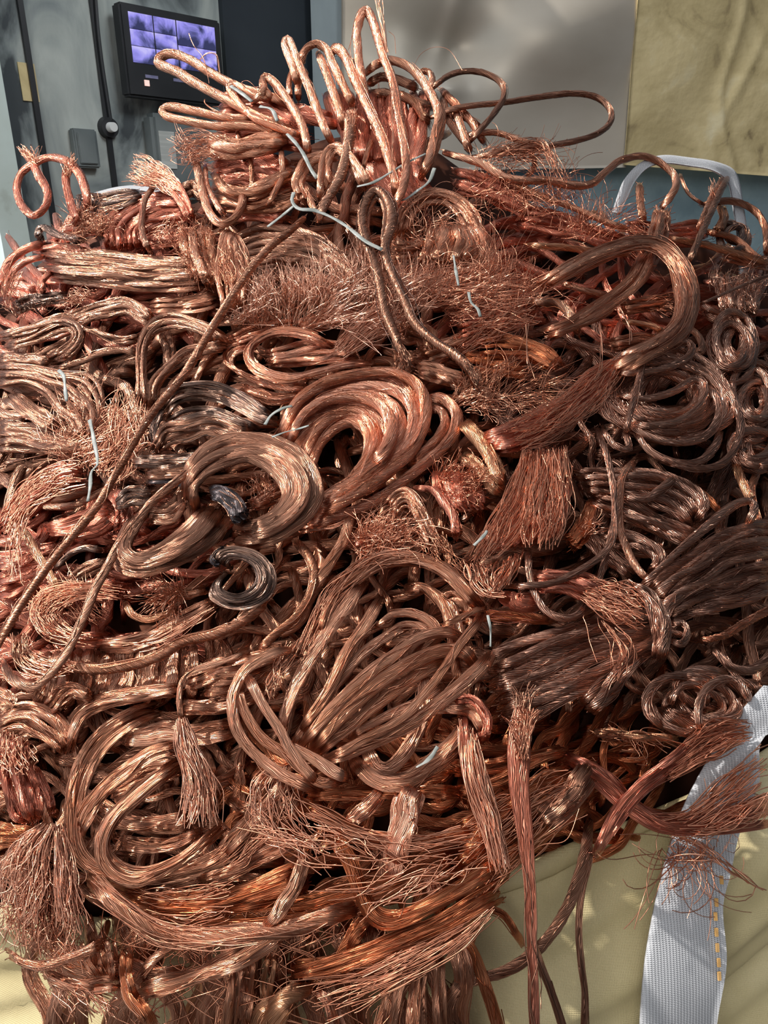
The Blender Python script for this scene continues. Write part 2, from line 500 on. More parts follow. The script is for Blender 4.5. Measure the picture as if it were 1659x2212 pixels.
# ------------------------------------------------------------------ the setting
def noise_mat(name, cols, scale=3.0, rough=0.7, metallic=0.0, detail=6.0, bump=0.0, bscale=40.0, stretch=(1, 1, 1), distortion=0.0):
    m, nt, p = new_mat(name)
    tc = nt.nodes.new('ShaderNodeTexCoord'); mp = nt.nodes.new('ShaderNodeMapping')
    mp.inputs['Scale'].default_value = stretch
    nt.links.new(tc.outputs['Object'], mp.inputs[0])
    n1 = nt.nodes.new('ShaderNodeTexNoise')
    n1.inputs['Scale'].default_value = scale; n1.inputs['Detail'].default_value = detail
    n1.inputs['Distortion'].default_value = distortion
    nt.links.new(mp.outputs[0], n1.inputs['Vector'])
    r = nt.nodes.new('ShaderNodeValToRGB')
    el = r.color_ramp.elements
    while len(el) < len(cols): el.new(0.5)
    for e, (pos, c) in zip(el, cols):
        e.position = pos; e.color = (*c, 1)
    nt.links.new(n1.outputs['Fac'], r.inputs[0]); nt.links.new(r.outputs[0], p.inputs['Base Color'])
    p.inputs['Roughness'].default_value = rough; p.inputs['Metallic'].default_value = metallic
    if bump:
        n2 = nt.nodes.new('ShaderNodeTexNoise'); n2.inputs['Scale'].default_value = bscale
        nt.links.new(mp.outputs[0], n2.inputs['Vector'])
        bp = nt.nodes.new('ShaderNodeBump'); bp.inputs['Strength'].default_value = bump; bp.inputs['Distance'].default_value = 0.01
        nt.links.new(n2.outputs['Fac'], bp.inputs['Height']); nt.links.new(bp.outputs[0], p.inputs['Normal'])
    return m

M_LEFT = noise_mat('peeling_grey_paint', [(0.40, (0.06, 0.07, 0.075)), (0.47, (0.24, 0.27, 0.265)), (0.55, (0.40, 0.43, 0.40)), (0.66, (0.56, 0.59, 0.54))],
                   4.5, 0.75, bump=0.3, stretch=(1, 1, 0.6), distortion=0.8, detail=9.0)
M_DARKDOOR = noise_mat('dark_steel_door', [(0.35, (0.010, 0.016, 0.024)), (0.75, (0.035, 0.045, 0.055))], 2.2, 0.6)
M_BLUE = noise_mat('faded_blue_paint', [(0.35, (0.17, 0.25, 0.28)), (0.52, (0.28, 0.38, 0.41)), (0.64, (0.16, 0.35, 0.47)), (0.74, (0.36, 0.41, 0.40))], 3.5, 0.8, bump=0.2)
M_FLOOR = noise_mat('oily_concrete', [(0.3, (0.05, 0.05, 0.05)), (0.7, (0.13, 0.12, 0.11))], 3.0, 0.8, bump=0.3)
M_POST = noise_mat('blue_grey_post_paint', [(0.4, (0.10, 0.14, 0.16)), (0.55, (0.27, 0.32, 0.33)), (0.7, (0.34, 0.40, 0.41))], 5.0, 0.7, stretch=(1, 1, .4))
M_FRAME = noise_mat('pale_green_frame_paint', [(0.34, (0.34, 0.36, 0.30)), (0.45, (0.60, 0.68, 0.62)), (0.7, (0.70, 0.80, 0.76))], 6.0, 0.6)
M_SHEET = noise_mat('dull_galvanised_sheet', [(0.30, (0.42, 0.36, 0.28)), (0.55, (0.56, 0.50, 0.41)), (0.75, (0.66, 0.60, 0.51))], 1.6, 0.42, metallic=0.3, stretch=(1, 1, 1.6))
M_YELLOW = noise_mat('stained_yellow_board', [(0.32, (0.30, 0.22, 0.11)), (0.41, (0.62, 0.49, 0.24)), (0.60, (0.78, 0.63, 0.33)), (0.74, (0.86, 0.75, 0.47))], 5.0, 0.7, bump=0.25, distortion=1.4, detail=9.0)
M_BLACK = noise_mat('black_plastic', [(0.4, (0.012, 0.013, 0.015)), (0.6, (0.02, 0.02, 0.022))], 8, 0.45)
M_BOX = noise_mat('grey_box_paint', [(0.4, (0.11, 0.13, 0.13)), (0.6, (0.18, 0.20, 0.195))], 5, 0.6)
M_LABEL = noise_mat('paper_label', [(0.45, (0.44, 0.45, 0.42)), (0.6, (0.56, 0.57, 0.53))], 30, 0.8, stretch=(.3, .3, 4))
M_WHITE = noise_mat('white_plastic', [(0.4, (0.65, 0.66, 0.64)), (0.6, (0.75, 0.75, 0.72))], 9, 0.5)
M_TWINE = noise_mat('pale_plastic_twine', [(0.4, (0.18, 0.195, 0.175)), (0.6, (0.31, 0.32, 0.295))], 60, 0.5)

def box_between(bm, o, ex, ey, ez):
    """a box from a corner o and three edge vectors"""
    o, ex, ey, ez = map(Vector, (o, ex, ey, ez))
    c = [bm.verts.new(o + a * ex + b * ey + d * ez) for a in (0, 1) for b in (0, 1) for d in (0, 1)]
    for f in ((0, 1, 3, 2), (4, 6, 7, 5), (0, 4, 5, 1), (2, 3, 7, 6), (0, 2, 6, 4), (1, 5, 7, 3)):
        bm.faces.new([c[i] for i in f])
    bmesh.ops.recalc_face_normals(bm, faces=bm.faces[:])

def link_bm(name, bm, mat, parent=None, bevel=0.0, smooth=False, origin=None):
    if bevel:
        bmesh.ops.bevel(bm, geom=bm.edges[:], offset=bevel, segments=2, affect='EDGES')
    if origin is not None:
        bmesh.ops.translate(bm, verts=bm.verts[:], vec=-Vector(origin))
    me = bpy.data.meshes.new(name); bm.to_mesh(me); bm.free()
    me.materials.append(mat)
    if smooth: me.polygons.foreach_set('use_smooth', [True] * len(me.polygons))
    o = bpy.data.objects.new(name, me); COL.objects.link(o)
    if parent: o.parent = parent
    return o

def slab(name, o, ex, ey, ez, mat, **kw):
    bm = bmesh.new(); box_between(bm, o, ex, ey, ez)
    r = link_bm(name, bm, mat, **kw); r['kind'] = 'structure'
    return r

BACK_Y = 3.0
BACK_N = np.array([0, -1.0, 0])
corner = plane_point(690, 60, (0, BACK_Y, 0), BACK_N)
XC = float(corner[0])
slab('floor', (-3.5, -2.5, -0.1), (7, 0, 0), (0, 5.7, 0), (0, 0, 0.1), M_FLOOR)
slab('wall_back', (XC - 0.1, BACK_Y, 0), (4.2, 0, 0), (0, 0.15, 0), (0, 0, 2.9), M_BLUE)
LD = np.array([-math.sqrt(.5), -math.sqrt(.5), 0.0])       # the left wall runs towards the photographer
LN = np.array([math.sqrt(.5), -math.sqrt(.5), 0.0])        # its face
LP = np.array([XC, BACK_Y, 0.0])

def on_left(px, py, off=0.0):
    return plane_point(px, py, LP + LN * off, LN)
def left_s(px, py, off=0.0):
    p = on_left(px, py, off); return float(np.dot(p - LP, LD)), float(p[2])

slab('wall_left', LP - LN * 0.12, LD * (left_s(26, 380)[0] + .02), LN * 0.12, (0, 0, 2.9), M_LEFT)

def left_box(name, s0, s1, z0, z1, off, thick, mat, parent=None, bevel=0.0, origin=None):
    bm = bmesh.new()
    box_between(bm, LP + LD * s0 + LN * off + np.array([0, 0, z0]), LD * (s1 - s0), LN * thick, (0, 0, z1 - z0))
    return link_bm(name, bm, mat, parent, bevel, origin=origin)

# dark steel door beside the corner
s0, _ = left_s(684, 100); s1, _ = left_s(478, 100)
d = left_box('door_1', s0 + .03, s1, 0.0, 2.9, 0.0, 0.02, M_DARKDOOR); d['kind'] = 'structure'
# seams of the sheet cladding
for i, px in enumerate((222, 72)):
    s, _ = left_s(px, 170)
    d = left_box('trim_%d' % (i + 2), s, s + 0.014, 0, 2.9, 0.0, 0.012, M_BLACK); d['kind'] = 'structure'
# corner post
d = slab('trim_1', (XC - 0.02, BACK_Y - 0.10, 0), (0.105, 0, 0), (0, 0.1, 0), (0, 0, 2.9), M_POST)
# pale frame of the opening at the far left
sF, _ = left_s(26, 380)
d = slab('door_2', LP + LD * (sF + 0.0) + LN * 0.0, LD * 0.075, LN * 0.05, (0, 0, 2.9), M_FRAME)

# ---- things on the left wall
def wall_thing(name, px, py, label, cat, off=0.0):
    p = on_left(px, py, off)
    return empty(name, p, label, cat), p

# monitor
a = left_s(274, 24); b_ = left_s(474, 185)
sA, sB = left_s(282, 90, .0765)[0], left_s(467, 100, .0765)[0]
zT, zB = on_left(374, 42, .0765)[2], on_left(374, 147, .0765)[2]
tv, tvp = wall_thing('security_monitor', 372, 100, 'black wall monitor showing a grid of purple security camera views', 'monitor', 0.05)
mid = lambda s, z, off: LP + LD * s + LN * off + np.array([0, 0, z])
left_box('casing', sB - 0.022, sA + 0.022, zB - 0.085, zT + 0.02, 0.03, 0.045, M_BLACK, tv, 0.006, tvp)
left_box('wall_bracket', (sA + sB) / 2 - .06, (sA + sB) / 2 + .06, zB, zT - 0.02, 0.0, 0.032, M_BLACK, tv, 0, tvp)

def screen_mat():
    m = bpy.data.materials.new('security_screen'); m.use_nodes = True
    nt = m.node_tree; nt.nodes.clear()
    out = nt.nodes.new('ShaderNodeOutputMaterial'); em = nt.nodes.new('ShaderNodeEmission')
    tc = nt.nodes.new('ShaderNodeTexCoord')
    n = nt.nodes.new('ShaderNodeTexNoise'); n.inputs['Scale'].default_value = 17; n.inputs['Detail'].default_value = 5
    n.inputs['Distortion'].default_value = 0.7
    nt.links.new(tc.outputs['Object'], n.inputs['Vector'])
    uv = nt.nodes.new('ShaderNodeSeparateXYZ'); nt.links.new(tc.outputs['UV'], uv.inputs[0])
    mx = nt.nodes.new('ShaderNodeMath'); mx.operation = 'MULTIPLY_ADD'; mx.inputs[1].default_value = 0.22
    nt.links.new(uv.outputs['Y'], mx.inputs[0]); nt.links.new(n.outputs['Fac'], mx.inputs[2])
    r = nt.nodes.new('ShaderNodeValToRGB'); el = r.color_ramp.elements
    el.new(0.5); el.new(0.6)
    for e, (p, c) in zip(el, ((0.47, (0.045, 0.05, 0.13)), (0.55, (0.16, 0.16, 0.45)), (0.63, (0.34, 0.31, 0.90)), (0.78, (0.58, 0.54, 1.0)))):
        e.position = p; e.color = (*c, 1)
    nt.links.new(mx.outputs[0], r.inputs[0]); nt.links.new(r.outputs[0], em.inputs['Color'])
    em.inputs['Strength'].default_value = 0.95
    nt.links.new(em.outputs[0], out.inputs[0])
    return m
bm = bmesh.new(); uvl = bm.loops.layers.uv.new('UVMap')
W_, H_ = sA - sB, zT - zB
tiles = [(0, .27, 0, .33), (.27, .53, 0, .33), (0, .27, .33, .66), (.27, .53, .33, .66), (0, .27, .66, 1), (.27, .53, .66, 1), (.53, 1, 0, .5), (.53, 1, .5, 1)]
for (u0, u1, v0, v1) in tiles:
    g = .006
    q = [(u0 + g, v1 - g, 0, 0), (u1 - g, v1 - g, 1, 0), (u1 - g, v0 + g, 1, 1), (u0 + g, v0 + g, 0, 1)]
    vs = [bm.verts.new(mid(sA - u * W_, zT - v * H_, 0.0765)) for u, v, _, _ in q]
    f = bm.faces.new(vs)
    for l, (_, _, uu, vv) in zip(f.loops, q): l[uvl].uv = (uu, vv)
link_bm('screen', bm, screen_mat(), tv, origin=tvp)
M_LED = bpy.data.materials.new('warm_indicator'); M_LED.use_nodes = True
M_LED.node_tree.nodes['Principled BSDF'].inputs['Emission Color'].default_value = (1, .45, .3, 1)
M_LED.node_tree.nodes['Principled BSDF'].inputs['Emission Strength'].default_value = 0.6
left_box('indicator_light', sA - .045, sA - .03, zB - .055, zB - .04, 0.0745, 0.003, M_LED, tv, 0, tvp)
M_BEZ = noise_mat('bezel_print', [(0.4, (0.16, 0.16, 0.28)), (0.6, (0.24, 0.23, 0.36))], 40, 0.5)
left_box('bezel_label', sA - .075, sA - .035, zB - .034, zB - .026, 0.0745, 0.002, M_BEZ, tv, 0, tvp)
left_box('bezel_label', sA - .165, sA - .125, zB - .034, zB - .026, 0.0745, 0.002, M_BEZ, tv, 0, tvp)

# electrical box with a paper label
eb, ebp = wall_thing('electrical_box', 380, 310, 'dark grey electrical cabinet with a white paper label below the monitor', 'electrical box', 0.03)
s0, s1 = left_s(332, 300, .06)[0], left_s(440, 300, .06)[0]
z1, z0 = on_left(370, 246, .06)[2], on_left(370, 430, .06)[2]
left_box('cabinet_body', s1, s0, z0, z1, 0.0, 0.06, M_BOX, eb, 0.012, ebp)
l0, l1 = left_s(343, 300, .06)[0], left_s(376, 300, .06)[0]
left_box('paper_label', l1, l0, on_left(360, 364, .06)[2], on_left(360, 284, .06)[2], 0.061, 0.002, M_LABEL, eb, 0, ebp)
# lamp holder
lm, lp = wall_thing('indicator_lamp', 235, 276, 'small white push button on a round dark plate on the wall', 'switch', 0.01)
def disc(name, c, r, th, mat, parent, origin):
    bm = bmesh.new()
    bmesh.ops.create_cone(bm, cap_ends=True, segments=28, radius1=r, radius2=r * 0.86, depth=th)
    q = Vector((0, 0, 1)).rotation_difference(Vector(LN)).to_matrix().to_4x4()
    bmesh.ops.transform(bm, matrix=Matrix.Translation(Vector(c)) @ q, verts=bm.verts[:])
    return link_bm(name, bm, mat, parent, smooth=False, origin=origin)
disc('plate', lp, 0.030, 0.02, M_BLACK, lm, lp)
disc('button', lp + LN * 0.02, 0.014, 0.024, M_WHITE, lm, lp)
# small junction box
jb, jp = wall_thing('junction_box', 178, 322, 'small grey junction box low on the peeling wall', 'junction box', 0.01)
ss, zz = left_s(178, 322)
left_box('box_body', ss - .035, ss + .035, zz - .05, zz + .05, 0, 0.03, M_BOX, jb, 0.004, jp)
left_box('lid', ss - .026, ss + .026, zz - .04, zz + .04, 0.03, 0.006, M_BOX, jb, 0.002, jp)
# yellow sticker
st, sp_ = wall_thing('wall_sticker', 61, 178, 'small yellowed sticker peeling off the wall at the far left', 'sticker', 0.002)
ss, zz = left_s(61, 178)
left_box('paper', ss - .022, ss + .022, zz - .045, zz + .045, 0.001, 0.003, M_YELLOW, st, 0, sp_)
# cable dropping to the button
cb = Buf()
cs = np.array([left_s(x, y) for x, y in ((200, -20), (206, 60), (214, 130), (226, 210), (234, 262))])
q = catmull(cs, 40)
thin(cb, np.array([mid(s, z, 0.016) for s, z in q]), 0.008)
cbo = cb.build('wall_cable', M_BLACK, None, lp); cbo.location = lp
tag(cbo, 'thin black cable running down the wall to the round button', 'cable')

# ---- panels on the back wall
def back_xz(px, py, y=BACK_Y):
    p = plane_point(px, py, (0, y, 0), BACK_N); return float(p[0]), float(p[2])
def panel(name, corners, y, th, mat, label, cat, dent):
    """a thin sheet from four pixel corners (TL, TR, BR, BL), really dented"""
    c = [np.array(back_xz(px, py, y)) for px, py in corners]
    nx, nz = 70, 60
    V = []
    for j in range(nz + 1):
        for i in range(nx + 1):
            u, v = i / nx, j / nz
            p = (c[0] * (1 - u) + c[1] * u) * (1 - v) + (c[3] * (1 - u) + c[2] * u) * v
            V.append((p[0], y - dent(u, v), p[1]))
    V = np.array(V); back = V + np.array([0, th, 0])
    n1 = len(V)
    F = []
    for j in range(nz):
        for i in range(nx):
            a = j * (nx + 1) + i
            F.append((a, a + nx + 1, a + nx + 2, a + 1)); F.append((n1 + a, n1 + a + 1, n1 + a + nx + 2, n1 + a + nx + 1))
    edge = [j * (nx + 1) for j in range(nz + 1)]
    for e in (edge, [k + nx for k in edge], list(range(nx + 1)), [nz * (nx + 1) + k for k in range(nx + 1)]):
        for a, b in zip(e[:-1], e[1:]): F.append((a, b, n1 + b, n1 + a))
    bf = Buf(); bf.add(np.concatenate([V, back]), np.array(F))
    org = V.mean(0)
    o = bf.build(name, mat, None, org); o.location = org
    return tag(o, label, cat)
def gs(u, v, a, b, s, h): return h * math.exp(-((u - a)**2 + (v - b)**2) / (2 * s * s))
def dent_sheet(u, v):
    d = 0.012 * math.sin(u * 7 + 1.2 * math.sin(v * 4)) + 0.006 * math.sin(v * 9 + u * 5)
    d += gs(u, v, 0.40, 0.42, .10, -0.055) + gs(u, v, 0.70, 0.38, .14, 0.04) + gs(u, v, 0.36, 0.62, .045, 0.035) + gs(u, v, 0.15, 0.5, .10, 0.03)
    d += 0.010 * math.exp(-((u - 0.45 + 0.25 * v) / 0.03)**2)
    return d
def dent_board(u, v):
    return (0.006 * math.sin(u * 5 + v * 3) + 0.012 * math.exp(-((u - .62 + .5 * (v - .45)) / .025)**2) * math.exp(-((v - .55) / .2)**2)
            + 0.012 * math.exp(-((u - .50 - .05 * math.sin(v * 7)) / .022)**2) + 0.004 * math.sin(13 * u + 9 * v))
panel('metal_sheet', ((738, -120), (1385, -120), (1352, 362), (738, 372)), BACK_Y - 0.11, 0.004, M_SHEET,
      'large dented grey metal sheet covering the back wall', 'metal sheet', dent_sheet)
panel('yellow_board', ((1386, -120), (1800, -120), (1790, 390), (1348, 356)), BACK_Y - 0.13, 0.012, M_YELLOW,
      'stained yellow board leaning on the back wall at top right', 'board', dent_board)

# ------------------------------------------------------------------ the sack
def weave_mat(name, cols, sx, sz, strength, scale=2.0):
    m = noise_mat(name, cols, scale, 0.6)
    nt = m.node_tree; p = nt.nodes['Principled BSDF']
    tc = nt.nodes.new('ShaderNodeTexCoord')
    waves = []
    for ax, sc in (('X', sx), ('Z', sz)):
        w = nt.nodes.new('ShaderNodeTexWave'); w.wave_type = 'BANDS'; w.bands_direction = ax
        w.inputs['Scale'].default_value = sc; w.inputs['Distortion'].default_value = 0.6; w.inputs['Detail'].default_value = 1.0
        nt.links.new(tc.outputs['Object'], w.inputs['Vector']); waves.append(w)
    mu = nt.nodes.new('ShaderNodeMath'); mu.operation = 'MULTIPLY'
    nt.links.new(waves[0].outputs['Fac'], mu.inputs[0]); nt.links.new(waves[1].outputs['Fac'], mu.inputs[1])
    bp = nt.nodes.new('ShaderNodeBump'); bp.inputs['Strength'].default_value = strength; bp.inputs['Distance'].default_value = 0.002
    nt.links.new(mu.outputs[0], bp.inputs['Height']); nt.links.new(bp.outputs[0], p.inputs['Normal'])
    return m
M_SACK = weave_mat('woven_yellow_sack', [(0.3, (0.46, 0.37, 0.18)), (0.5, (0.60, 0.50, 0.27)), (0.7, (0.70, 0.61, 0.38))], 210, 240, 0.3, 5.0)
M_WEB = weave_mat('grey_webbing', [(0.3, (0.36, 0.365, 0.38)), (0.7, (0.50, 0.505, 0.52))], 110, 230, 0.5, 12.0)
M_STITCH = noise_mat('orange_stitching', [(0.4, (0.60, 0.33, 0.10)), (0.6, (0.70, 0.42, 0.16))], 30, 0.7)

rimpx = [(-260, 1930), (-100, 1960), (0, 1985), (120, 2010), (300, 2020), (600, 1990), (850, 1960), (1000, 1935), (1160, 1885), (1300, 1815), (1500, 1735), (1659, 1630), (1850, 1480)]
Pr, Nr, _ = heap_point([p[0] for p in rimpx], [p[1] for p in rimpx], np.full(len(rimpx), -0.02))
rim_x, rim_z = Pr[:, 0], Pr[:, 2]
sack_org = np.array([0.0, 1.1, 0.0])
sack = empty('bulk_sack', sack_org, 'big woven yellow sack that the copper heap spills out of', 'sack')
ring = []
for x in np.linspace(-0.85, 0.85, 240): ring.append((x, None))
for k in catmull([(0.87, 0.75), (1.02, 1.15), (0.95, 1.8), (0.55, 2.2), (0, 2.3), (-0.55, 2.2), (-0.95, 1.8), (-1.02, 1.15), (-0.87, 0.75)], 60): ring.append((k[0], k[1]))
nr, nzz = len(ring), 110
V = np.zeros((nzz + 1, nr, 3))
for i, (x, y) in enumerate(ring):
    zr = float(np.interp(x, rim_x, rim_z)) if y is None else float(np.interp(abs(x), [0, .85, 1.1], [1.05, np.interp(np.sign(x) * .85, rim_x, rim_z), 1.0]))
    zs = zr * np.linspace(0, 1, nzz + 1) ** 0.8
    if y is None:
        yy = gprof(zs) + BEND * x * x + 0.035
        fold = (0.014 * np.sin(34 * (zs - 0.34 * x) + 2.2 * np.sin(3.1 * x + 1)) + 0.007 * np.abs(np.sin(48 * (zs - 0.42 * x) + 1.5 * np.sin(5 * x))) ** 0.6 + 0.003 * np.sin(150 * (zs - 0.3 * x) + 2 * np.sin(9 * x))
                + 0.004 * np.sin(17 * x + 6 * zs))
        yy = yy - fold * np.clip((zr - zs) / 0.05, 0.25, 1)
    else:
        yy = np.full(nzz + 1, y) + 0.03 * np.sin(9 * zs + 5 * x)
    V[:, i] = np.stack([np.full(nzz + 1, x), yy, zs], 1)
bf = Buf()
r = np.arange(nzz)[:, None] * nr; j = np.arange(nr)[None]; j2 = (j + 1) % nr
bf.add(V.reshape(-1, 3), np.stack([r + j, r + j2, r + nr + j2, r + nr + j], -1).reshape(-1, 4))
bf.build('sack_body', M_SACK, sack, sack_org)
# rolled hem along the mouth
hem = Buf()
hp = V[-1, :240][::3]
fluted(hem, hp + np.array([0, -0.006, 0.0]), np.tile([0, -1.0, .3], (len(hp), 1)), np.full(len(hp), 0.011) * (1 + wob(len(hp), 20, .15)), 5, 3, .7, .04)
hem.build('hem', M_SACK, sack, sack_org)

def ribbon(name, A, B, lift, mat, parent, origin, crop='P', th=0.0022, nx=8, P_=None):
    a, L = resample(pts(A, crop), 60); b, _ = resample(pts(B, crop), 60)
    rows = []
    for k in range(nx + 1):
        t = k / nx
        q = a * (1 - t) + b * t
        P, N, _ = heap_point(q[:, 0], q[:, 1], (lift + q[:, 2] + 0.15 * math.sin(t * 3.14) + wob(60, 6, .03)) * 0.01)
        rows.append((P, N))
    top = np.stack([p for p, _ in rows], 1).reshape(-1, 3); bot = top - np.stack([n for _, n in rows], 1).reshape(-1, 3) * th
    m = nx + 1; n1 = len(top); F = []
    for i in range(59):
        for k in range(nx):
            q = i * m + k
            F.append((q, q + 1, q + m + 1, q + m)); F.append((n1 + q, n1 + q + m, n1 + q + m + 1, n1 + q + 1))
        for q in (i * m, i * m + nx): F.append((q, q + m, n1 + q + m, n1 + q))
    for q in range(nx): F.append((q, q + 1, n1 + q + 1, n1 + q)); e = 59 * m + q; F.append((e, e + 1, n1 + e + 1, n1 + e))
    bf = Buf(); bf.add(np.concatenate([top, bot]), np.array(F))
    return bf.build(name, mat, parent, origin)

fl = ribbon('lifting_strap', '1650,1480,5 1590,1550,4 1530,1640,2 1470,1760,0.4 1428,1900,0 1400,2040,0 1388,2140,0 1382,2260,0 1376,2480,0',
            '1930,1530,5 1659,1585,4 1640,1690,2 1598,1800,0.4 1578,1890,0 1562,1960,0 1570,2080,0 1548,2220,0 1525,2480,0', 1.2, M_WEB, sack, sack_org, nx=12)
fl['label'] = 'grey webbing strap down the front'
for k, (x, y) in enumerate(((1560, 1901), (1549, 1949), (1547, 1979), (1549, 2013), (1551, 2046), (1554, 2078), (1555, 2107))):
    P, N, t = heap_point([x, x + 1], [y - 9, y + 9], np.array([.0140, .0140]))
    bm = bmesh.new(); d_ = Vector(P[1] - P[0]); w_ = d_.cross(Vector(N[0])).normalized() * 0.0028
    box_between(bm, Vector(P[0]), w_, Vector(N[0]) * 0.0016, d_)
    link_bm('stitch', bm, M_STITCH, fl, origin=sack_org)
rl = ribbon('lifting_strap', '1322,458,1 1335,420,2 1350,385,3 1385,350,4 1430,335,4 1490,340,4 1550,350,4 1590,372,3 1606,440,2 1616,520,1 1618,590,0',
            '1340,462,1 1356,425,2 1373,390,3 1400,362,4 1435,352,4 1490,358,4 1540,368,4 1572,392,3 1583,440,2 1594,520,1 1598,590,0', 2.0, M_WEB, sack, sack_org, nx=6)
rl['label'] = 'grey webbing loop standing up at the back'
bh = ribbon('back_hem', '196,418 250,404 300,400 345,408', '200,430 250,416 300,411 345,420', 0.5, M_WEB, sack, sack_org, nx=3)

# ------------------------------------------------------------------ the mass inside the heap
cpx = [(-420, 800), (-200, 700), (0, 640), (100, 560), (250, 470), (420, 440), (560, 360), (700, 300), (830, 280), (950, 330), (1100, 440), (1250, 500), (1450, 520), (1659, 560), (1900, 620), (2100, 700)]
Pc, _, _ = heap_point([p[0] for p in cpx], [p[1] for p in cpx], np.full(len(cpx), -0.05))
o_ = np.argsort(Pc[:, 0])
nx, nf, nb = 160, 70, 24
V = np.zeros((nf + nb, nx, 3))
for i, x in enumerate(np.linspace(-1.0, 1.0, nx)):
    zc = float(np.interp(x, Pc[o_, 0], Pc[o_, 2]))
    zs = np.linspace(0.55, zc, nf)
    yf = gprof(zs) + BEND * x * x + 0.085 + 0.012 * np.sin(zs * 60 + 9 * math.sin(x * 11)) * np.sin(x * 47 + zs * 13)
    V[:nf, i] = np.stack([np.full(nf, x), yf, zs], 1)
    s = np.linspace(0.04, 1, nb)
    V[nf:, i] = np.stack([np.full(nb, x), yf[-1] + s * max(.1, 2.25 - 0.75 * max(0, -x - 0.25) - yf[-1]), zc - (zc - 0.6) * s ** 1.5], 1)
bf = Buf()
r = np.arange(nf + nb - 1)[:, None] * nx; j = np.arange(nx - 1)[None]
bf.add(V.reshape(-1, 3), np.stack([r + j, r + j + 1, r + nx + j + 1, r + nx + j], -1).reshape(-1, 4))
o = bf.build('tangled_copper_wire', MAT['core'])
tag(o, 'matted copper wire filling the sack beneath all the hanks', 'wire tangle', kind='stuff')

ZONES = [('left flank below the monitor', (-140, 480, 420, 760), 'red', (0, 25)), ('upper slope under the peak', (330, 260, 1000, 520), 'copper', (80, 60)),
         ('right shoulder below the grey loop', (950, 460, 1700, 720), 'red', (10, 30)), ('middle of the heap around the frizzy patch', (420, 520, 1050, 860), 'copper', (20, 40)),
         ('left edge halfway down', (-140, 760, 440, 1080), 'brown', (20, 40)), ('centre beneath the bright round coil', (420, 860, 1050, 1200), 'copper', (40, 50)),
         ('right side behind the round brown cable coil', (1050, 700, 1930, 1080), 'cable', (30, 50)), ('left below the long diagonal rope', (-140, 1080, 460, 1480), 'red', (15, 35)),
         ('centre behind the fanned hank', (430, 1180, 1080, 1560), 'copper', (50, 40)), ('right around the knotted cable hank', (1040, 1060, 1930, 1500), 'brown', (30, 40)),
         ('lower left around the great looped hank', (-140, 1480, 560, 1960), 'copper', (20, 40)), ('lower middle above the sack mouth', (520, 1540, 1150, 1960), 'deep', (20, 30)),
         ('lower right beside the grey strap', (1040, 1480, 1420, 1800), 'deep', (35, 25))]
def filler():
    for zname, (x0, y0, x1, y1), mt, (am, asd) in ZONES:
        t = T('P', mt)
        big = Buf()
        n = int((x1 - x0) * (y1 - y0) / 2700)
        for k in range(n):
            th = math.radians(rng.normal(am, asd)); L = rng.uniform(130, 330)
            cx, cy = rng.uniform(x0, x1), rng.uniform(y0, y1)
            u = np.linspace(-.5, .5, 7)
            x = cx + u * L * math.cos(th); y = cy - u * L * math.sin(th)
            bend = rng.normal(0, 60)
            x += -math.sin(th) * bend * (u**2 * 4 - .5) + rng.normal(0, 5, 7); y += -math.cos(th) * bend * (u**2 * 4 - .5) + rng.normal(0, 5, 7)
            lz = rng.uniform(-3.6, 0.2) + np.cos(u * 3.1) * 1.2 - 0.8
            if cy - abs(math.sin(th)) * L * .5 < np.interp(cx, [p[0] for p in cpx], [p[1] - (70 if p[0] < 300 else 0) for p in cpx]) - 10: continue
            t._strand(np.stack([x, y, lz], 1), rng.uniform(14, 26), 0.3, fly=3)
        for b in [q[1] for q in t.strands] + [t.loose]:
            big.add(np.concatenate(b.v), np.concatenate(b.f), np.concatenate(b.uv))
        o = big.build('tangled_copper_wire', MAT[mt])
        tag(o, 'half buried copper strands, ' + zname, 'wire tangle', kind='stuff')
filler()

# ------------------------------------------------------------------ the great looped hank, lower left
(T('J', 'copper')
 .b('1100,200 850,235 600,280 450,370 390,500 370,640', '1080,290 880,310 680,350 540,420 460,530 430,650', 4, 4.5, turns=1.5)
 .b('920,310 740,380 580,500 470,650 410,830 395,1000 405,1150 450,1270 560,1350 760,1395 1000,1390 1250,1320 1480,1200 1680,1050', '940,400 780,470 640,590 560,720 510,860 480,1000 480,1130 520,1230 620,1310 780,1340 980,1340 1210,1260 1420,1130 1600,980', 4, 3.6, turns=2, w=42)
 .b('1070,540 880,600 700,720 560,860 480,980 450,1120', '1080,620 920,680 760,790 620,920 520,1080 500,1180', 4, 5.0, turns=1.3)
 .b('1070,650 900,760 740,900 620,1030 575,1150 580,1280 650,1380 780,1435 920,1390 1100,1290 1250,1180 1400,1050', '1090,720 960,810 830,920 720,1030 660,1130 670,1210 740,1280 850,1310 970,1280 1100,1210 1230,1100 1320,1020', 6, 5.6, turns=1.5)
 .b('580,940 760,1010 950,1010 1150,970', '650,1060 850,1100 1000,1100 1150,1060', 3, 2.6, turns=1)
 .b('720,1120 850,1140 1000,1140 1200,1080', '740,1200 900,1220 1040,1200 1200,1120', 3, 3.0, turns=1)
 .b('740,490 950,460 1150,470 1400,440', '740,570 980,560 1200,560 1400,530', 2, 3.0, turns=1)
 .b('640,850 760,760 900,690 1060,660', '700,920 830,850 960,800 1080,760', 3, 2.6, turns=1)
 .done('copper_hank', 'wire hank', 'large copper hank laid in wide open loops at the lower left', HANK))
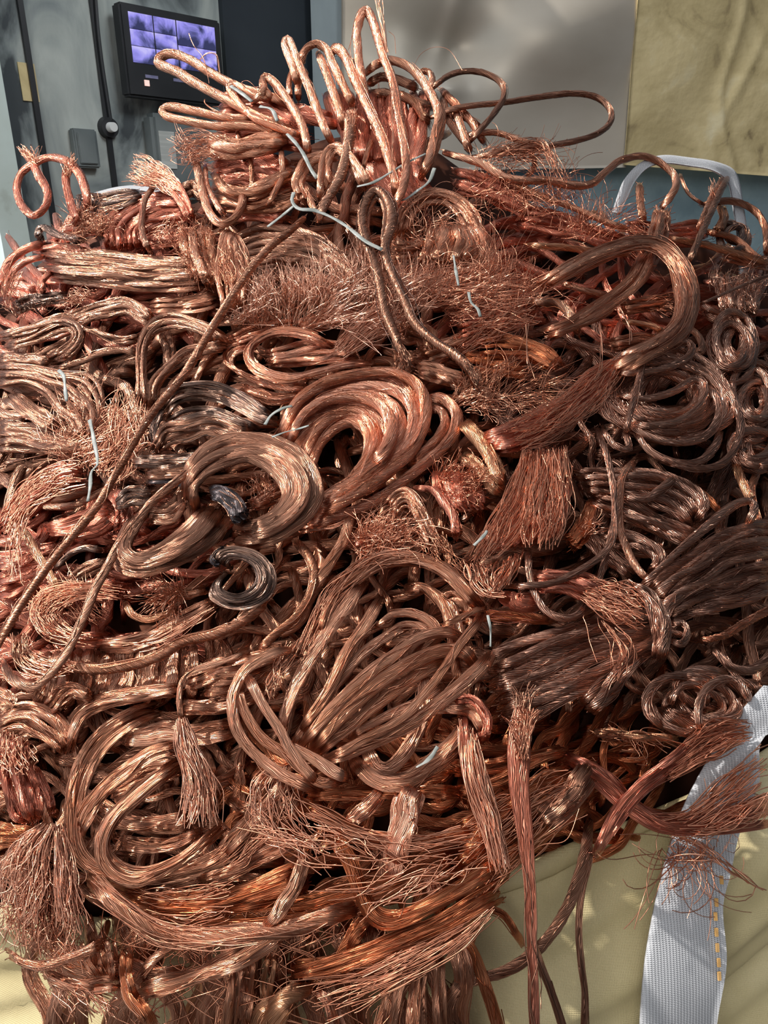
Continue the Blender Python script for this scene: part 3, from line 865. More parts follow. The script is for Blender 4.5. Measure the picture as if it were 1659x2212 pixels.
(T('J', 'copper')
 .b('1100,170 1300,100 1500,70 1640,30', '1130,250 1300,200 1500,110 1650,80', 3, 4.2, turns=1)
 .b('1080,320 1250,310 1400,270 1600,190', '1080,400 1250,390 1400,370 1600,300', 3, 3.5, turns=1)
 .done('copper_strand', 'wire bundle', 'flat copper strands running right from the top of the great looped hank', LOOSE))
(T('J', 'copper')
 .s('1480,20 1330,80 1180,130 1095,190 1070,300 1085,450', 42, 6.5, taper=(1, .9, .8, .8), turns=1)
 .w('1060,420 1055,600 1090,800 1050,1080', '1110,420 1190,600 1290,820 1310,1070', 95, 6.3, j0=1.5, j1=5, hi=1.2)
 .done('copper_tuft', 'frayed wire end', 'frayed copper end hanging like a brush over the great looped hank', TUFT))
(T('J', 'copper')
 .b('1280,1220 1420,1050 1560,900 1700,760', '1400,1280 1550,1130 1700,1000 1850,880', 6, 3.4, turns=1)
 .b('1180,1380 1400,1290 1600,1180 1780,1080', '1250,1440 1460,1350 1660,1240 1830,1140', 3, 3.2, turns=1)
 .w('1250,1250 1450,1050 1600,900', '1400,1350 1600,1150 1750,1000', 30, 4, j1=5)
 .done('copper_hank', 'wire hank', 'fine straight copper wires slanting between the looped hank and the fanned hank', HANK))

# ------------------------------------------------------------------ the fanned hank in the lower centre
(T('K', 'copper')
 .s('430,780 480,600 560,430 680,230 800,60 920,-120', 78, 5.5, turns=1.2)
 .s('550,770 700,560 830,300 950,120 1030,-20', 72, 5.2, turns=1.2)
 .s('590,760 740,520 900,330 1060,210 1200,140', 60, 4.6, turns=1.2)
 .s('560,850 760,620 950,440 1150,290 1300,200 1430,180 1540,230', 74, 5.9, turns=1.5)
 .s('620,880 800,680 1000,500 1200,370 1400,290 1530,300 1600,390', 84, 5.7, turns=1.5)
 .s('660,900 850,740 1050,580 1260,430 1420,340', 72, 5.0, turns=1.2)
 .s('700,945 900,840 1150,700 1350,480 1500,260 1600,130 1640,60', 58, 6.9, turns=1, flat=.6)
 .s('1640,60 1620,42 1560,70 1480,105 1400,140', 42, 6.8, turns=.6, flat=.6)
 .s('690,955 900,870 1150,760 1400,590 1600,420 1690,320', 84, 6.4, turns=1.2, flat=.7)
 .s('850,800 1050,690 1250,600 1400,500', 60, 4.3, turns=1)
 .s('500,860 640,640 800,440 980,260 1100,200', 60, 4.0, turns=1)
 .s('1000,150 1100,80 1220,70 1330,120 1400,210', 62, 4.8, turns=1)
 .s('1040,220 1150,140 1250,140 1350,190', 58, 4.5, turns=1)
 .s('940,870 1010,990 1090,990 1190,880 1260,740 1290,600 1280,450 1230,410', 84, 4.2, turns=1.5)
 .b('850,960 950,1060 1080,1110 1220,1095 1380,1000 1500,870 1580,740 1570,650', '880,930 980,1000 1080,1040 1190,1030 1330,930 1440,810 1500,700 1470,620', 3, 4.6, turns=1.5, w=60)
 .b('1330,590 1460,560 1590,600 1680,720', '1350,680 1480,650 1570,690 1640,790', 3, 4.9, turns=1, w=60)
 .s('520,280 380,310 240,390 170,490 140,600 170,760 270,900 420,1020 560,1085 670,1130', 66, 7.2, turns=2, name='binding')
 .s('190,480 190,570 240,700 330,820 450,900 560,1000 680,1080 810,1060', 60, 7.0, turns=2, name='binding')
 .s('235,450 330,620 430,770 490,880 580,1000 660,1080', 62, 7.8, turns=2, name='binding')
 .s('480,860 620,930 740,1010 830,1050', 66, 7.4, turns=1, name='binding')
 .w('380,950 240,1100 225,1250 330,1400 560,1480', '500,1000 570,1180 650,1330 720,1480', 46, 5.2, j0=1.5, j1=6, hi=1.6)
 .done('copper_hank', 'wire hank', 'fanned copper hank tied at its lower left end, in the lower centre', HANK))
(T('H', 'copper')
 .b('600,1330 690,1120 800,960 950,840 1120,790 1300,820 1450,890 1560,1010 1680,1150', '710,1330 790,1140 900,1000 1020,920 1150,885 1300,900 1420,970 1530,1090 1640,1230', 6, 4.6, turns=1.2)
 .w('520,1400 680,1080 820,920 1000,800 1200,790', '640,1450 780,1130 900,980 1050,880 1300,850', 46, 5, j0=3, j1=5)
 .done('copper_hank', 'wire hank', 'arched sheet of loose copper wire rising behind the fanned hank', HANK))
(T('H', 'copper')
 .b('1180,990 1280,980 1400,1050 1490,1160 1560,1290', '1180,1060 1270,1050 1370,1120 1440,1220 1490,1800', 2, 3.8, w=62)
 .b('1380,1090 1460,1040 1560,1100 1640,1260', '1400,1160 1480,1120 1540,1180 1580,1300', 2, 3.2, w=58)
 .done('copper_strand', 'wire bundle', 'two bent copper strands coming out from under the arched sheet', LOOSE))

# ------------------------------------------------------------------ bright round coil in the centre
(T('P', 'bright')
 .b('605,950 618,890 648,845 692,812 745,798 812,797 872,808 912,836 927,876 921,922 900,968 856,1012 800,1052 745,1084 700,1108 650,1130',
    '668,1030 690,975 722,938 752,922 775,928 790,945 794,975 783,1008 757,1040 724,1062 694,1078 664,1096', 8, 4.6, w=27, jit=.6, bulge=-.5)
 .s('625,960 650,905 690,872 740,858 790,860 830,885 845,925 832,970 800,1010', 30, 5.6)
 .s('905,862 955,862 985,890 984,925 970,952 935,987 885,1027 830,1070 757,1105 660,1135', 26, 4.0)
 .s('925,885 952,888 962,912 950,940 925,968 890,1000', 24, 3.6)
 .done('copper_coil', 'wire coil', 'bright thick copper coil curled round in the centre of the heap', HANK))
(T('E', 'bright')
 .b('760,960 600,875 420,855 290,905 215,990 250,1090 340,1140 480,1165 640,1140 820,1095 1020,1080', '740,1010 600,935 440,905 325,945 275,1000 305,1060 400,1110 520,1130 680,1090 830,1060 1000,1050', 3, 5.2, turns=2)
 .b('330,990 480,950 700,920 860,950', '380,1085 560,1085 760,1055 900,1045', 5, 4.2, turns=1)
 .b('270,925 120,955 90,1040 190,1110 400,1175 620,1190', '280,990 170,1020 150,1080 240,1160 420,1215 620,1220', 4, 3.2)
 .b('210,1185 300,1220 420,1245 580,1235', '230,1245 300,1295 400,1315 560,1275', 3, 2.8)
 .w('740,980 850,860 1000,760 1100,700', '820,1040 960,930 1110,850 1200,760', 60, 5, j1=12)
 .done('copper_hank', 'wire hank', 'flat oval copper hank lying just above the bright round coil', HANK))
(T('H', 'bright')
 .b('250,500 340,430 420,370 470,350', '290,560 400,520 500,470 560,420', 4, 3)
 .b('540,640 700,600 900,560', '560,700 720,680 900,600', 3, 3)
 .z(320, 470, 90, 70, 40, 90, 60)
 .done('copper_tuft', 'wire bundle', 'short copper ends sticking out between the knotted brown hank and the bright coil', TUFT))

# ------------------------------------------------------------------ knotted brown hank left of centre
(T('D', 'dark')
 .b('950,1290 1020,1205 1120,1170 1290,1175 1440,1240 1570,1330 1680,1400', '1000,1400 1050,1320 1140,1290 1290,1300 1430,1350 1550,1410 1650,1450', 5, 4.2, turns=1.5)
 .b('920,1560 960,1460 1060,1410 1200,1370 1360,1395 1540,1470', '950,1610 1010,1570 1110,1520 1230,1500 1340,1530 1440,1580', 4, 4.6, turns=1.5, mat='brown')
 .b('1000,1400 1090,1340 1230,1320 1400,1370 1560,1440', '1030,1430 1130,1390 1260,1370 1380,1410 1520,1480', 2, 4.0, turns=1)
 .b('940,1330 900,1460 920,1570', '990,1350 940,1460 950,1600', 2, 3.4)
 .done('copper_hank', 'wire hank', 'dark tarnished hank of thick strands folded over left of the bright coil', HANK))
(T('G', 'brown')
 .b('795,228 1000,222 1230,215', '795,305 1000,312 1200,290', 3, 4.8, turns=.6, mat='dark')
 .b('880,320 1000,310 1200,290', '880,375 1000,370 1200,350', 2, 4.6, turns=.6, mat='brown')
 .s('885,390 1000,385 1110,410 1200,440', 46, 4.6, mat='black', turns=.5)
 .s('1200,260 1110,340 1000,430 900,520 830,610 760,700 690,800 640,900 570,1030 520,1150 470,1260 430,1350 380,1440 300,1540 200,1610 100,1580 25,1480', 56, 7.2, turns=5)
 .done('copper_strand', 'wire strand', 'long straight copper strand sweeping down left out of the brown knot', LOOSE))
(T('P', 'brown')
 .b('393,1060 405,1012 438,972 485,946 540,941 602,951 654,983 684,1036 682,1080 662,1112 625,1143 580,1168 530,1178 494,1172',
    '428,1108 420,1070 443,1036 482,1010 530,994 568,1004 600,1032 614,1060 607,1083 586,1108 548,1128 494,1138', 6, 7.0, w=25, turns=2)
 .b('496,1125 463,1168 416,1204 362,1229 311,1242 268,1233 253,1211 260,1175 282,1131 311,1103', '434,1088 405,1124 369,1160 333,1186 300,1197 282,1189 275,1175 289,1146 307,1117 325,1095', 5, 6.2, w=24, turns=2)
 .b('252,1080 274,1052 307,1048 322,1066', '256,1100 290,1095 318,1093 326,1080', 3, 5.8, mat='dark')
 .b('318,1100 362,1100 400,1072', '326,1132 369,1132 398,1102', 3, 5.6)
 .b('455,1052 485,1054 521,1080 534,1118', '462,1075 488,1092 507,1124 512,1134', 4, 8.6, w=18, mat='black', name='binding')
 .done('copper_hank', 'wire hank', 'brown copper hank knotted into two rings with a blackened wrap', HANK))
(T('H', 'dark')
 .b('110,870 30,850 70,795 180,780 300,812 395,895 412,1000 352,1095 230,1150 100,1135 10,1085 25,1010 95,935', '140,910 110,880 140,860 200,865 262,905 284,970 252,1025 180,1065 110,1055 65,1025 78,965 130,915', 6, 6.2, w=26, turns=2, jit=.3)
 .s('95,780 60,800 20,850 60,890', 40, 6.5, mat='black')
 .done('copper_coil', 'wire coil', 'small dark grey spiral coil below the brown knot', HANK))

# ------------------------------------------------------------------ left half, middle
(T('P', 'copper')
 .s('656,472 620,505 593,524 542,581 470,689 398,809 325,899 253,1019 203,1103 108,1218 36,1323 -20,1420', 20, 8.5, turns=22, flat=.95)
 .done('copper_strand', 'wire rope', 'long straight copper rope running diagonally down the left side', LOOSE))
(T('D', 'brown')
 .b('-20,1065 200,1080 380,1120 540,1125 620,1200 648,1300 610,1420 540,1510', '-20,1215 130,1205 260,1260 360,1370 420,1440 450,1500 460,1530 450,1560', 8, 3.6)
 .b('-10,1380 200,1420 400,1490 560,1530', '-10,1580 200,1600 400,1620 600,1570', 5, 2.6)
 .b('100,1230 250,1330 380,1420', '20,1290 180,1390 330,1480', 3, 3.6)
 .done('copper_hank', 'wire hank', 'brown copper hank curving round at the left edge, halfway down', HANK))
(T('D', 'brown')
 .b('840,1330 815,1100 825,920 900,810 1020,772 1150,790 1290,850 1400,930', '895,1330 875,1100 890,950 950,880 1040,850 1150,870 1250,920 1370,980', 4, 4.8)
 .b('880,1330 900,1180 1000,1050 1150,950 1370,920', '940,1330 965,1200 1050,1110 1200,1020 1370,1000', 3, 4.4)
 .b('950,900 980,1000 990,1110', '1010,880 1040,960 1020,1100', 2, 3.0)
 .done('copper_hank', 'wire hank', 'brown arched hank hanging beside the long diagonal rope', HANK))
(T('D', 'brown')
 .b('-20,880 200,820 380,770 470,810 495,900 440,1010 300,1070', '50,1000 200,960 330,890 410,870 430,910 380,960 250,1030', 6, 3.6)
 .b('0,1010 150,1000 320,1040', '0,1060 150,1060 300,1080', 2, 2.8)
 .done('copper_hank', 'wire hank', 'rounded brown hank end at the left edge above the curving hank', HANK))
(T('D', 'brown')
 .b('370,770 600,690 740,670 860,730 950,810', '480,840 650,790 760,770 850,820 900,870', 5, 4)
 .b('370,800 520,850 700,900 850,890', '440,830 560,880 700,950 850,930', 3, 3.4)
 .s('340,1095 500,1050 620,1000 750,985 830,1010', 46, 3.8)
 .w('480,700 420,680 400,720', '560,640 480,640 420,670', 40, 4.5, j1=14)
 .done('copper_hank', 'wire hank', 'loosely crossed brown strands below the long flat hank on the left', HANK))
(T('D', 'dark')
 .b('80,690 200,650 400,640', '90,780 250,720 450,700', 4, 3)
 .z(160, 740, 120, 70, 50, 80, 100)
 .done('copper_hank', 'wire hank', 'blackened strands poking out at the left edge under the long flat hank', HANK))
(T('D', 'copper')
 .b('900,690 1100,670 1300,640', '910,770 1150,765 1320,720', 4, 3.4, turns=1)
 .done('copper_strand', 'wire bundle', 'short flat strands tucked under the long flat hank beside the rope', LOOSE))
(T('G', 'red')
 .w('350,170 500,80 640,-60 700,-200', '700,420 800,250 850,80 880,-60', 110, 3.6, j1=10, hi=2)
 .z(560, 180, 240, 220, 230, 200, 110, 70, 2.5, 2.5)
 .done('copper_tuft', 'frayed wire tuft', 'reddish frizz of loose wires under the middle of the diagonal rope', TUFT))
(T('G', 'red')
 .b('-10,560 150,390 330,280 490,300', '50,720 200,570 380,460 510,440', 6, 3.6, turns=1)
 .w('-10,600 150,400 330,280 450,260', '80,800 200,560 380,450 520,400', 70, 4.2, j1=7)
 .w('20,700 60,850 50,1000', '180,560 120,800 130,1000', 14, 5, j1=4)
 .done('copper_hank', 'wire hank', 'loose reddish hank slanting up at the left edge left of the diagonal rope', HANK))
(T('G', 'red')
 .b('285,640 420,600 560,540 660,530', '300,710 450,700 590,640 660,600', 4, 4.4, turns=1)
 .b('640,470 690,560 680,680', '700,430 790,520 760,660', 4, 3.4)
 .s('105,650 160,720 220,820 300,950 355,1040', 56, 4.8, mat='gold')
 .done('copper_hank', 'wire hank', 'rounded reddish hank end crossed by the diagonal rope', HANK))
(T('G', 'red')
 .b('-10,850 150,820 320,780', '-10,1100 150,1050 310,960', 6, 3.4, turns=1)
 .b('110,840 200,780 320,740', '130,900 230,840 340,800', 3, 3.8)
 .done('copper_hank', 'wire hank', 'reddish strands reaching in from the left edge below the diagonal rope', HANK))
(T('G', 'brown')
 .s('330,910 420,820 520,785 610,800', 48, 4.6, mat='dark')
 .b('390,960 520,870 650,840', '420,1050 540,980 660,910', 4, 3.8)
 .done('copper_hank', 'wire hank', 'dark bent strands between the two long straight strands on the left', HANK))
(T('G', 'red')
 .b('760,1000 600,985 400,1000 240,1055 170,1160 210,1270 350,1345 500,1380 720,1375', '740,1100 560,1080 420,1090 320,1130 295,1190 350,1250 480,1290 660,1290', 6, 3.8, turns=1)
 .w('760,1000 600,985 400,1000 240,1055 170,1160 210,1270 350,1345 500,1380', '700,1130 560,1090 430,1110 360,1150 340,1190 400,1240 500,1290 600,1300', 110, 4.8, j0=4, j1=5, start=.5, trim=.7)
 .z(480, 1180, 200, 110, 90, 180, 160, 40, 3.5, 1.5)
 .done('copper_coil', 'wire coil', 'round nest of fine reddish wire crossed by the long swept strand', HANK))
(T('G', 'copper')
 .b('560,1340 800,1300 1000,1215 1200,1115 1300,1050', '600,1410 820,1395 1020,1310 1200,1225 1300,1140', 5, 4.2, turns=1)
 .w('700,1350 900,1320 1100,1220 1280,1110', '800,1420 1000,1350 1150,1250 1300,1150', 16, 5.2, j1=4)
 .s('745,1110 790,1180 880,1212 980,1185 1060,1150', 44, 5, mat='gold')
 .done('copper_hank', 'wire hank', 'curved copper hank running up to the small dark spiral coil', HANK))
(T('G', 'copper')
 .z(1030, 1040, 90, 90, 60, 140, 90, 120, 4.5, 3.5, .15)
 .z(1090, 1060, 60, 60, 24, 110, 90, 160, 4.5, 3.5, .1)
 .b('940,1010 1080,1030 1230,1000', '960,1080 1100,1090 1250,1060', 3, 3.2)
 .done('copper_tuft', 'frayed wire end', 'star shaped burst of stiff cut wires left of the dark spiral coil', TUFT))
(T('G', 'copper')
 .s('340,1480 600,1505 800,1480 950,1430 1100,1340 1280,1300 1430,1230 1540,1150 1590,1060', 74, 5.6, turns=7)
 .done('copper_strand', 'wire rope', 'twisted copper rope sweeping right below the dark spiral coil', LOOSE))
(T('G', 'copper')
 .b('90,1320 75,1420 140,1510 250,1545 420,1540', '150,1300 165,1380 230,1440 320,1470 440,1470', 4, 5)
 .w('60,1300 70,1420 140,1510 300,1550 450,1540', '180,1300 180,1380 240,1440 340,1470 450,1470', 44, 5.6, j1=6, start=.3)
 .b('20,1440 90,1560 200,1620', '10,1500 60,1590 150,1650', 2, 4)
 .done('copper_hank', 'wire hank', 'small curled hank of bright loops at the foot of the long swept strand', HANK))
(T('G', 'copper')
 .b('240,1420 220,1560 180,1720', '1180,1370 1190,1520 1160,1680', 15, 2.4, turns=1, w=72)
 .done('copper_hank', 'wire hank', 'row of upright copper strands packed under the twisted rope', HANK))

# ------------------------------------------------------------------ lower left edge
(T('J', 'copper')
 .b('-20,400 150,320 300,350 410,470 450,580', '-20,510 130,480 250,540 380,640', 6, 4.4)
 .b('260,330 330,240 430,205 560,270', '340,420 400,340 450,300 560,330', 4, 4.8)
 .b('-20,230 60,260 120,340', '-20,330 40,350 80,400', 3, 4)
 .done('copper_hank', 'wire hank', 'copper hank wrapped over itself at the left edge beside the looped hank', HANK))
(T('J', 'red')
 .b('10,500 0,700 35,900 80,1015 160,1040', '170,560 180,700 230,830 270,930 235,1020', 6, 5)
 .w('0,480 -20,600 20,760', '200,560 200,650 240,760', 40, 5.8, j1=7)
 .b('230,720 300,850 340,980', '160,700 260,880 290,1000', 2, 4)
 .done('copper_hank', 'wire hank', 'reddish hank hanging in a U at the left edge of the heap', HANK))
(T('J', 'copper')
 .w('250,1040 120,1150 20,1300 -40,1480', '330,1060 280,1250 260,1450 200,1700', 120, 4.6, j0=2, j1=8, hi=2)
 .w('320,1040 330,1250 330,1480 330,1700', '400,1080 430,1300 470,1500 520,1700', 70, 4.6, j0=2, j1=7, hi=2)
 .w('150,1300 100,1500 60,1750', '480,1400 460,1600 420,1900', 110, 4.0, j0=3, j1=9, hi=2)
 .z(190, 1400, 240, 260, 130, 260, 260, 70, 3.5, 2.5)
 .b('200,1080 60,1200 -20,1330', '330,1100 200,1250 60,1420', 4, 2.6)
 .done('copper_tuft', 'frayed wire tuft', 'big frayed spray of copper wires drooping at the lower left edge', TUFT))
(T('J', 'deep')
 .b('-20,1030 100,1060 240,1080', '-20,1220 80,1180 250,1130', 4, 3)
 .done('copper_strand', 'wire bundle', 'deep orange strands behind the frayed spray at the left edge', LOOSE))

# ------------------------------------------------------------------ bottom
(T('P', 'copper')
 .b('188,1880 268,1945 343,1996 416,2010 506,2003 600,2000 700,1970 780,1945', '200,1930 270,1990 345,2035 420,2042 510,2034 600,2030 700,2000 790,1975', 3, 6.0, w=19, turns=3)
 .w('195,1870 268,1940 343,1990 450,2010 600,1995', '205,1940 275,1995 345,2040 450,2045 600,2035', 26, 6.4, j1=4)
 .done('copper_hank', 'wire hank', 'golden copper hank sagging in a long curve above the sack mouth', HANK))
(T('N', 'deep')
 .b('620,110 740,270 800,430 850,540 930,600 1050,590 1200,520 1400,410 1650,230', '555,130 670,330 735,500 795,630 880,705 1000,700 1200,610 1400,500 1650,340', 4, 6.4, turns=2)
 .done('copper_hank', 'wire hank', 'orange copper hank hooked like a J above the sack mouth', HANK))
(T('N', 'deep')
 .b('320,960 600,870 900,770 1200,640 1450,490 1700,340', '370,1020 650,970 950,870 1250,770 1450,660 1650,540', 7, 5.2, turns=1.5)
 .w('340,1000 700,960 1000,840 1300,700 1560,560', '560,1280 900,1110 1200,960 1450,760 1600,600', 70, 5, j0=2, j1=5, start=.5, trim=.6)
 .done('copper_hank', 'wire hank', 'broad flat sheet of deep orange wire slanting along the sack mouth', HANK))
(T('M', 'deep')
 .b('840,510 1100,500 1400,460 1680,350 1850,270', '880,650 1150,670 1400,610 1680,540 1850,470', 6, 4.0, turns=1)
 .w('800,480 1100,480 1400,420', '900,660 1150,690 1450,620', 26, 5, j1=8)
 .done('copper_hank', 'wire hank', 'dark orange wire band under the great looped hank', HANK))
(T('P', 'copper')
 .b('295,2128 362,2108 434,2088 499,2060 560,2020 610,1985', '300,2158 368,2144 440,2122 505,2094 575,2055 630,2018', 3, 5.6, w=18, turns=1)
 .done('copper_strand', 'wire strand', 'smooth brown copper strand slanting up in front of the hanging ends', LOOSE))
(T('M', 'copper')
 .b('40,830 150,890 280,900 450,840 620,750', '70,880 170,940 290,950 460,890 640,810', 3, 6.0, turns=3)
 .b('250,940 450,1000 720,1010', '270,1000 450,1080 740,1090', 3, 5.2, turns=2)
 .w('260,960 330,1100 420,1250', '560,1060 640,1150 720,1260', 40, 5.4, j1=10)
 .done('copper_strand', 'wire bundle', 'pair of copper strands crossing over the pale sack at the lower left', LOOSE))
(T('M', 'copper')
 .b('470,810 520,930 590,1000', '700,790 710,920 700,1010', 6, 4.2, turns=.8)
 .s('1100,780 1000,830 900,910 820,1030', 66, 5.0)
 .b('720,860 730,1000 760,1150 880,1300', '790,870 790,1010 850,1130 960,1290', 2, 6.0, mat='deep', turns=1.5)
 .done('copper_hank', 'wire hank', 'short broad copper ends crossing at the bottom left over the sack', HANK))
(T('N', 'copper')
 .b('420,250 340,470 240,620 170,700', '480,280 390,480 300,640 230,720', 2, 6.2, w=50, turns=1)
 .done('copper_strand', 'wire strand', 'bright copper strand slanting down to the golden sagging hank', LOOSE))
for A, B, n, mt, lab in (
    ('M|1350,880 1300,1080 1240,1800', 'M|1530,880 1480,1080 1420,1800', 4, 'copper', 'wide brown copper strand hanging straight down at the bottom left of centre'),
    ('N|30,830 20,1000 0,1300', 'N|170,850 150,1050 110,1300', 4, 'copper', 'smooth copper strands hanging down just left of the golden slanted strand'),
    ('N|210,860 180,1050 150,1300', 'N|280,870 250,1050 220,1300', 2, 'gold', 'narrow gold tinted strand hanging at the bottom, left of centre'),
    ('N|410,1030 230,1150 60,1300', 'N|470,1060 290,1190 130,1800', 2, 'gold', 'golden strand slanting down to the left at the bottom edge'),
    ('N|450,1070 560,1180 640,1800', 'N|540,1040 640,1150 740,1800', 3, 'bright', 'bright strand end slanting down right at the bottom edge'),
    ('N|1010,760 980,950 900,1120 800,1800', 'N|1150,780 1100,980 1020,1150 950,1800', 4, 'copper', 'broad copper strand hanging down left of the bottom centre'),
    ('N|1080,900 1060,1100 1040,1800', 'N|1170,900 1160,1100 1140,1800', 3, 'copper', 'copper strands hanging vertically at the bottom centre'),
    ('N|1200,850 1210,1050 1215,1800', 'N|1280,850 1280,1050 1275,1800', 2, 'copper', 'thin copper strand hanging at the bottom, right of centre'),
    ('N|1340,980 1310,1120 1280,1800', 'N|1385,980 1370,1150 1350,1800', 1, 'brown', 'shaded strand hanging behind the slanted one at the bottom right of centre'),
    ('N|840,200 880,300 900,420', 'N|960,230 1000,350 980,430', 3, 'copper', 'short pinkish strand end standing inside the hooked hank'),
    ('N|1120,360 1180,500 1230,620', 'N|1210,380 1260,500 1290,600', 2, 'bright', 'bright strand crossing behind the lower arm of the hooked hank'),
    ('N|760,640 680,780 560,1000', 'N|850,640 780,780 680,980', 2, 'deep', 'dark orange strand falling below the bend of the hooked hank')):
    cr, A = A.split('|'); B = B.split('|')[1]
    T(cr, mt).b(A, B, n, 4.2 if 'inside' not in lab and 'behind' not in lab else 3.0, turns=1.2).done('copper_strand', 'wire strand', lab, LOOSE)
(T('P', 'copper')
 .b('95,1990 80,2100 55,2240 50,2520', '960,1985 985,2100 1010,2240 1030,2520', 24, 2.2, w=34, turns=.8, jit=.9, bulge=0, crop='P')
 .w('200,1960 190,2080 180,2240', '900,1960 900,2080 900,2240', 70, 3.6, j0=4, j1=10)
 .done('copper_hank', 'wire hank', 'curtain of copper strands hanging over the sack mouth along the bottom', HANK))
(T('P', 'deep')
 .b('230,1900 420,1960 620,1950 800,1890 1000,1790', '250,1970 430,2010 640,2000 830,1950 1040,1860', 5, 3.0, turns=.8)
 .b('100,2020 230,2080 400,2090', '90,2070 220,2130 400,2150', 2, 3.4, turns=1, mat='copper')
 .b('620,2090 760,2060 900,2010 1010,1950', '640,2130 780,2100 920,2060 1040,1990', 2, 3.4, turns=1)
 .done('copper_hank', 'wire hank', 'dark orange strands lying crosswise behind the golden sagging hank', HANK))
(T('P', 'deep')
 .s('990,2010 1030,2080 1075,2212 1130,2400', 27, 3.4, turns=2)
 .done('copper_strand', 'wire strand', 'orange strand slanting down right over the sack at the bottom', LOOSE))
(T('P', 'brown')
 .s('1129,1532 1122,1600 1121,1690 1129,1757 1138,1837 1145,1916 1148,2000 1152,2110 1156,2250 1160,2450', 30, 6.6, taper=(1.75, 1.6, 1.25, .9, .8, .75, .72, .7, .7), turns=2, mat='red', dive=0, tips=40)
 .s('1140,1990 1166,2080 1190,2140 1222,2240 1270,2420', 18, 4.0, turns=2)
 .w('1120,1640 1105,1570 1078,1550', '1140,1640 1150,1570 1172,1540', 46, 7.2, j1=4, trim=.2)
 .w('1110,1640 1128,1560 1110,1528', '1142,1640 1148,1560 1170,1532', 40, 7.2, j0=1, j1=1.5, trim=.04, start=.3)
 .done('copper_strand', 'wire strand', 'upright copper strand with a square cut frayed top, left of the sack hem', LOOSE))
(T('O', 'brown')
 .s('690,60 660,250 590,480 490,660 400,760 260,860 100,915 -40,945', 62, 3.0, turns=3)
 .done('copper_strand', 'wire strand', 'flat copper strand curling down and left across the yellow sack', LOOSE))
(T('O', 'brown')
 .s('665,100 690,240 645,450 630,650 645,850 662,1000 658,1200 655,1700', 40, 2.4, turns=2)
 .done('copper_strand', 'wire strand', 'narrow brown strand hanging straight down the yellow sack', LOOSE))
(T('L', 'red')
 .w('-30,380 10,700 90,950 170,1240', '80,480 130,720 210,1000 260,1230', 80, 6.2, j0=3, j1=3, trim=.3)
 .b('-20,330 10,600 80,900 170,1180', '70,420 120,700 190,980 235,1200', 2, 5.6, turns=1.5, w=40)
 .b('-60,260 60,260 150,380 140,520', '-40,330 50,340 90,420 80,520', 3, 5.4)
 .done('copper_tuft', 'frayed wire end', 'long brushy copper end falling left of the upright cut strand', TUFT))
(T('L', 'red')
 .b('690,1120 820,880 950,740 1090,630 1260,470', '740,1130 890,890 1020,760 1180,650 1310,580', 4, 5.6, turns=1.5, w=36)
 .w('1060,640 1250,480 1400,390 1560,400', '1120,720 1320,610 1450,540 1580,490', 95, 5.6, j0=1.5, j1=5, trim=.3)
 .done('copper_tuft', 'frayed wire end', 'frayed copper strand reaching up right to the grey strap', TUFT))
(T('L', 'red')
 .b('570,570 760,670 900,790 1050,885 1200,910 1400,880 1700,780', '590,650 720,740 880,880 1030,985 1200,1005 1400,1000 1700,960', 4, 4.4, turns=1.5, w=42)
 .w('1000,900 1200,880 1400,720 1660,480', '1100,1010 1300,1020 1500,960 1700,880', 95, 5, j0=2, j1=5, start=.5, trim=.3)
 .z(1240, 1100, 200, 110, 46, 330, 200, 140, 3.0, 2.0, 1.1)
 .w('1100,1000 1250,1080 1500,1230 1640,1350', '1150,1000 1300,1060 1540,1260 1660,1300', 8, 4, j1=5)
 .done('copper_tuft', 'frayed wire end', 'reddish copper strand fraying out across the grey strap on the right', TUFT))
(T('L', 'deep')
 .b('-40,960 200,810 400,690 610,620', '-40,1400 250,1210 480,1020 690,860', 9, 3.8, turns=1.2)
 .w('-40,980 200,830 400,700 600,630', '60,1480 260,1260 500,1050 700,860', 50, 4.8, j1=7)
 .b('-60,600 150,600 400,560 560,520', '-40,820 150,760 400,640 600,570', 5, 3.0, turns=1)
 .done('copper_hank', 'wire hank', 'deep orange sheets of wire draped over the sack edge on the right', HANK))
(T('L', 'brown')
 .b('640,630 500,790 390,920', '745,640 640,840 440,1000', 3, 5.0, turns=.6, flat=.6)
 .done('copper_strand', 'wire strand', 'flat brown strand end lying on the deep orange sheets', LOOSE))
(T('L', 'gold')
 .b('715,445 850,455 1000,470 1190,480', '715,470 850,485 1000,500 1190,505', 2, 5.4, w=30, turns=3)
 .w('900,460 800,450 715,435', '900,490 800,490 720,490', 14, 5.8, j1=4)
 .w('750,350 850,450 1000,520 1120,580', '880,600 1000,600 950,480 1200,520', 12, 5.0, j1=14)
 .done('copper_strand', 'wire strand', 'short bright cut strand pointing left below the looped brown cable', LOOSE))
(T('K', 'deep')
 .b('510,1150 700,1235 880,1335 1060,1390 1300,1400 1700,1280', '550,1270 720,1345 880,1425 1060,1475 1300,1475 1700,1400', 5, 4.8, turns=1.5)
 .b('600,1130 900,1110 1250,1100 1520,1110', '600,1190 900,1180 1250,1170 1520,1180', 3, 4.2, turns=1)
 .w('500,1150 700,1240 900,1350 1200,1400 1600,1330', '560,1280 720,1350 900,1440 1200,1480 1650,1420', 26, 5.6, j1=5)
 .done('copper_hank', 'wire hank', 'deep orange hank curving under the tied end of the fanned hank', HANK))
(T('K', 'bright')
 .b('1190,1110 1130,1220 1080,1800', '1270,1120 1220,1250 1150,1350', 3, 5.4, turns=.8)
 .b('1000,1110 900,1210 780,1310', '1080,1130 980,1250 860,1350', 3, 5.0, turns=.8)
 .done('copper_strand', 'wire strand', 'two short bright strand stubs below the fanned hank', LOOSE))
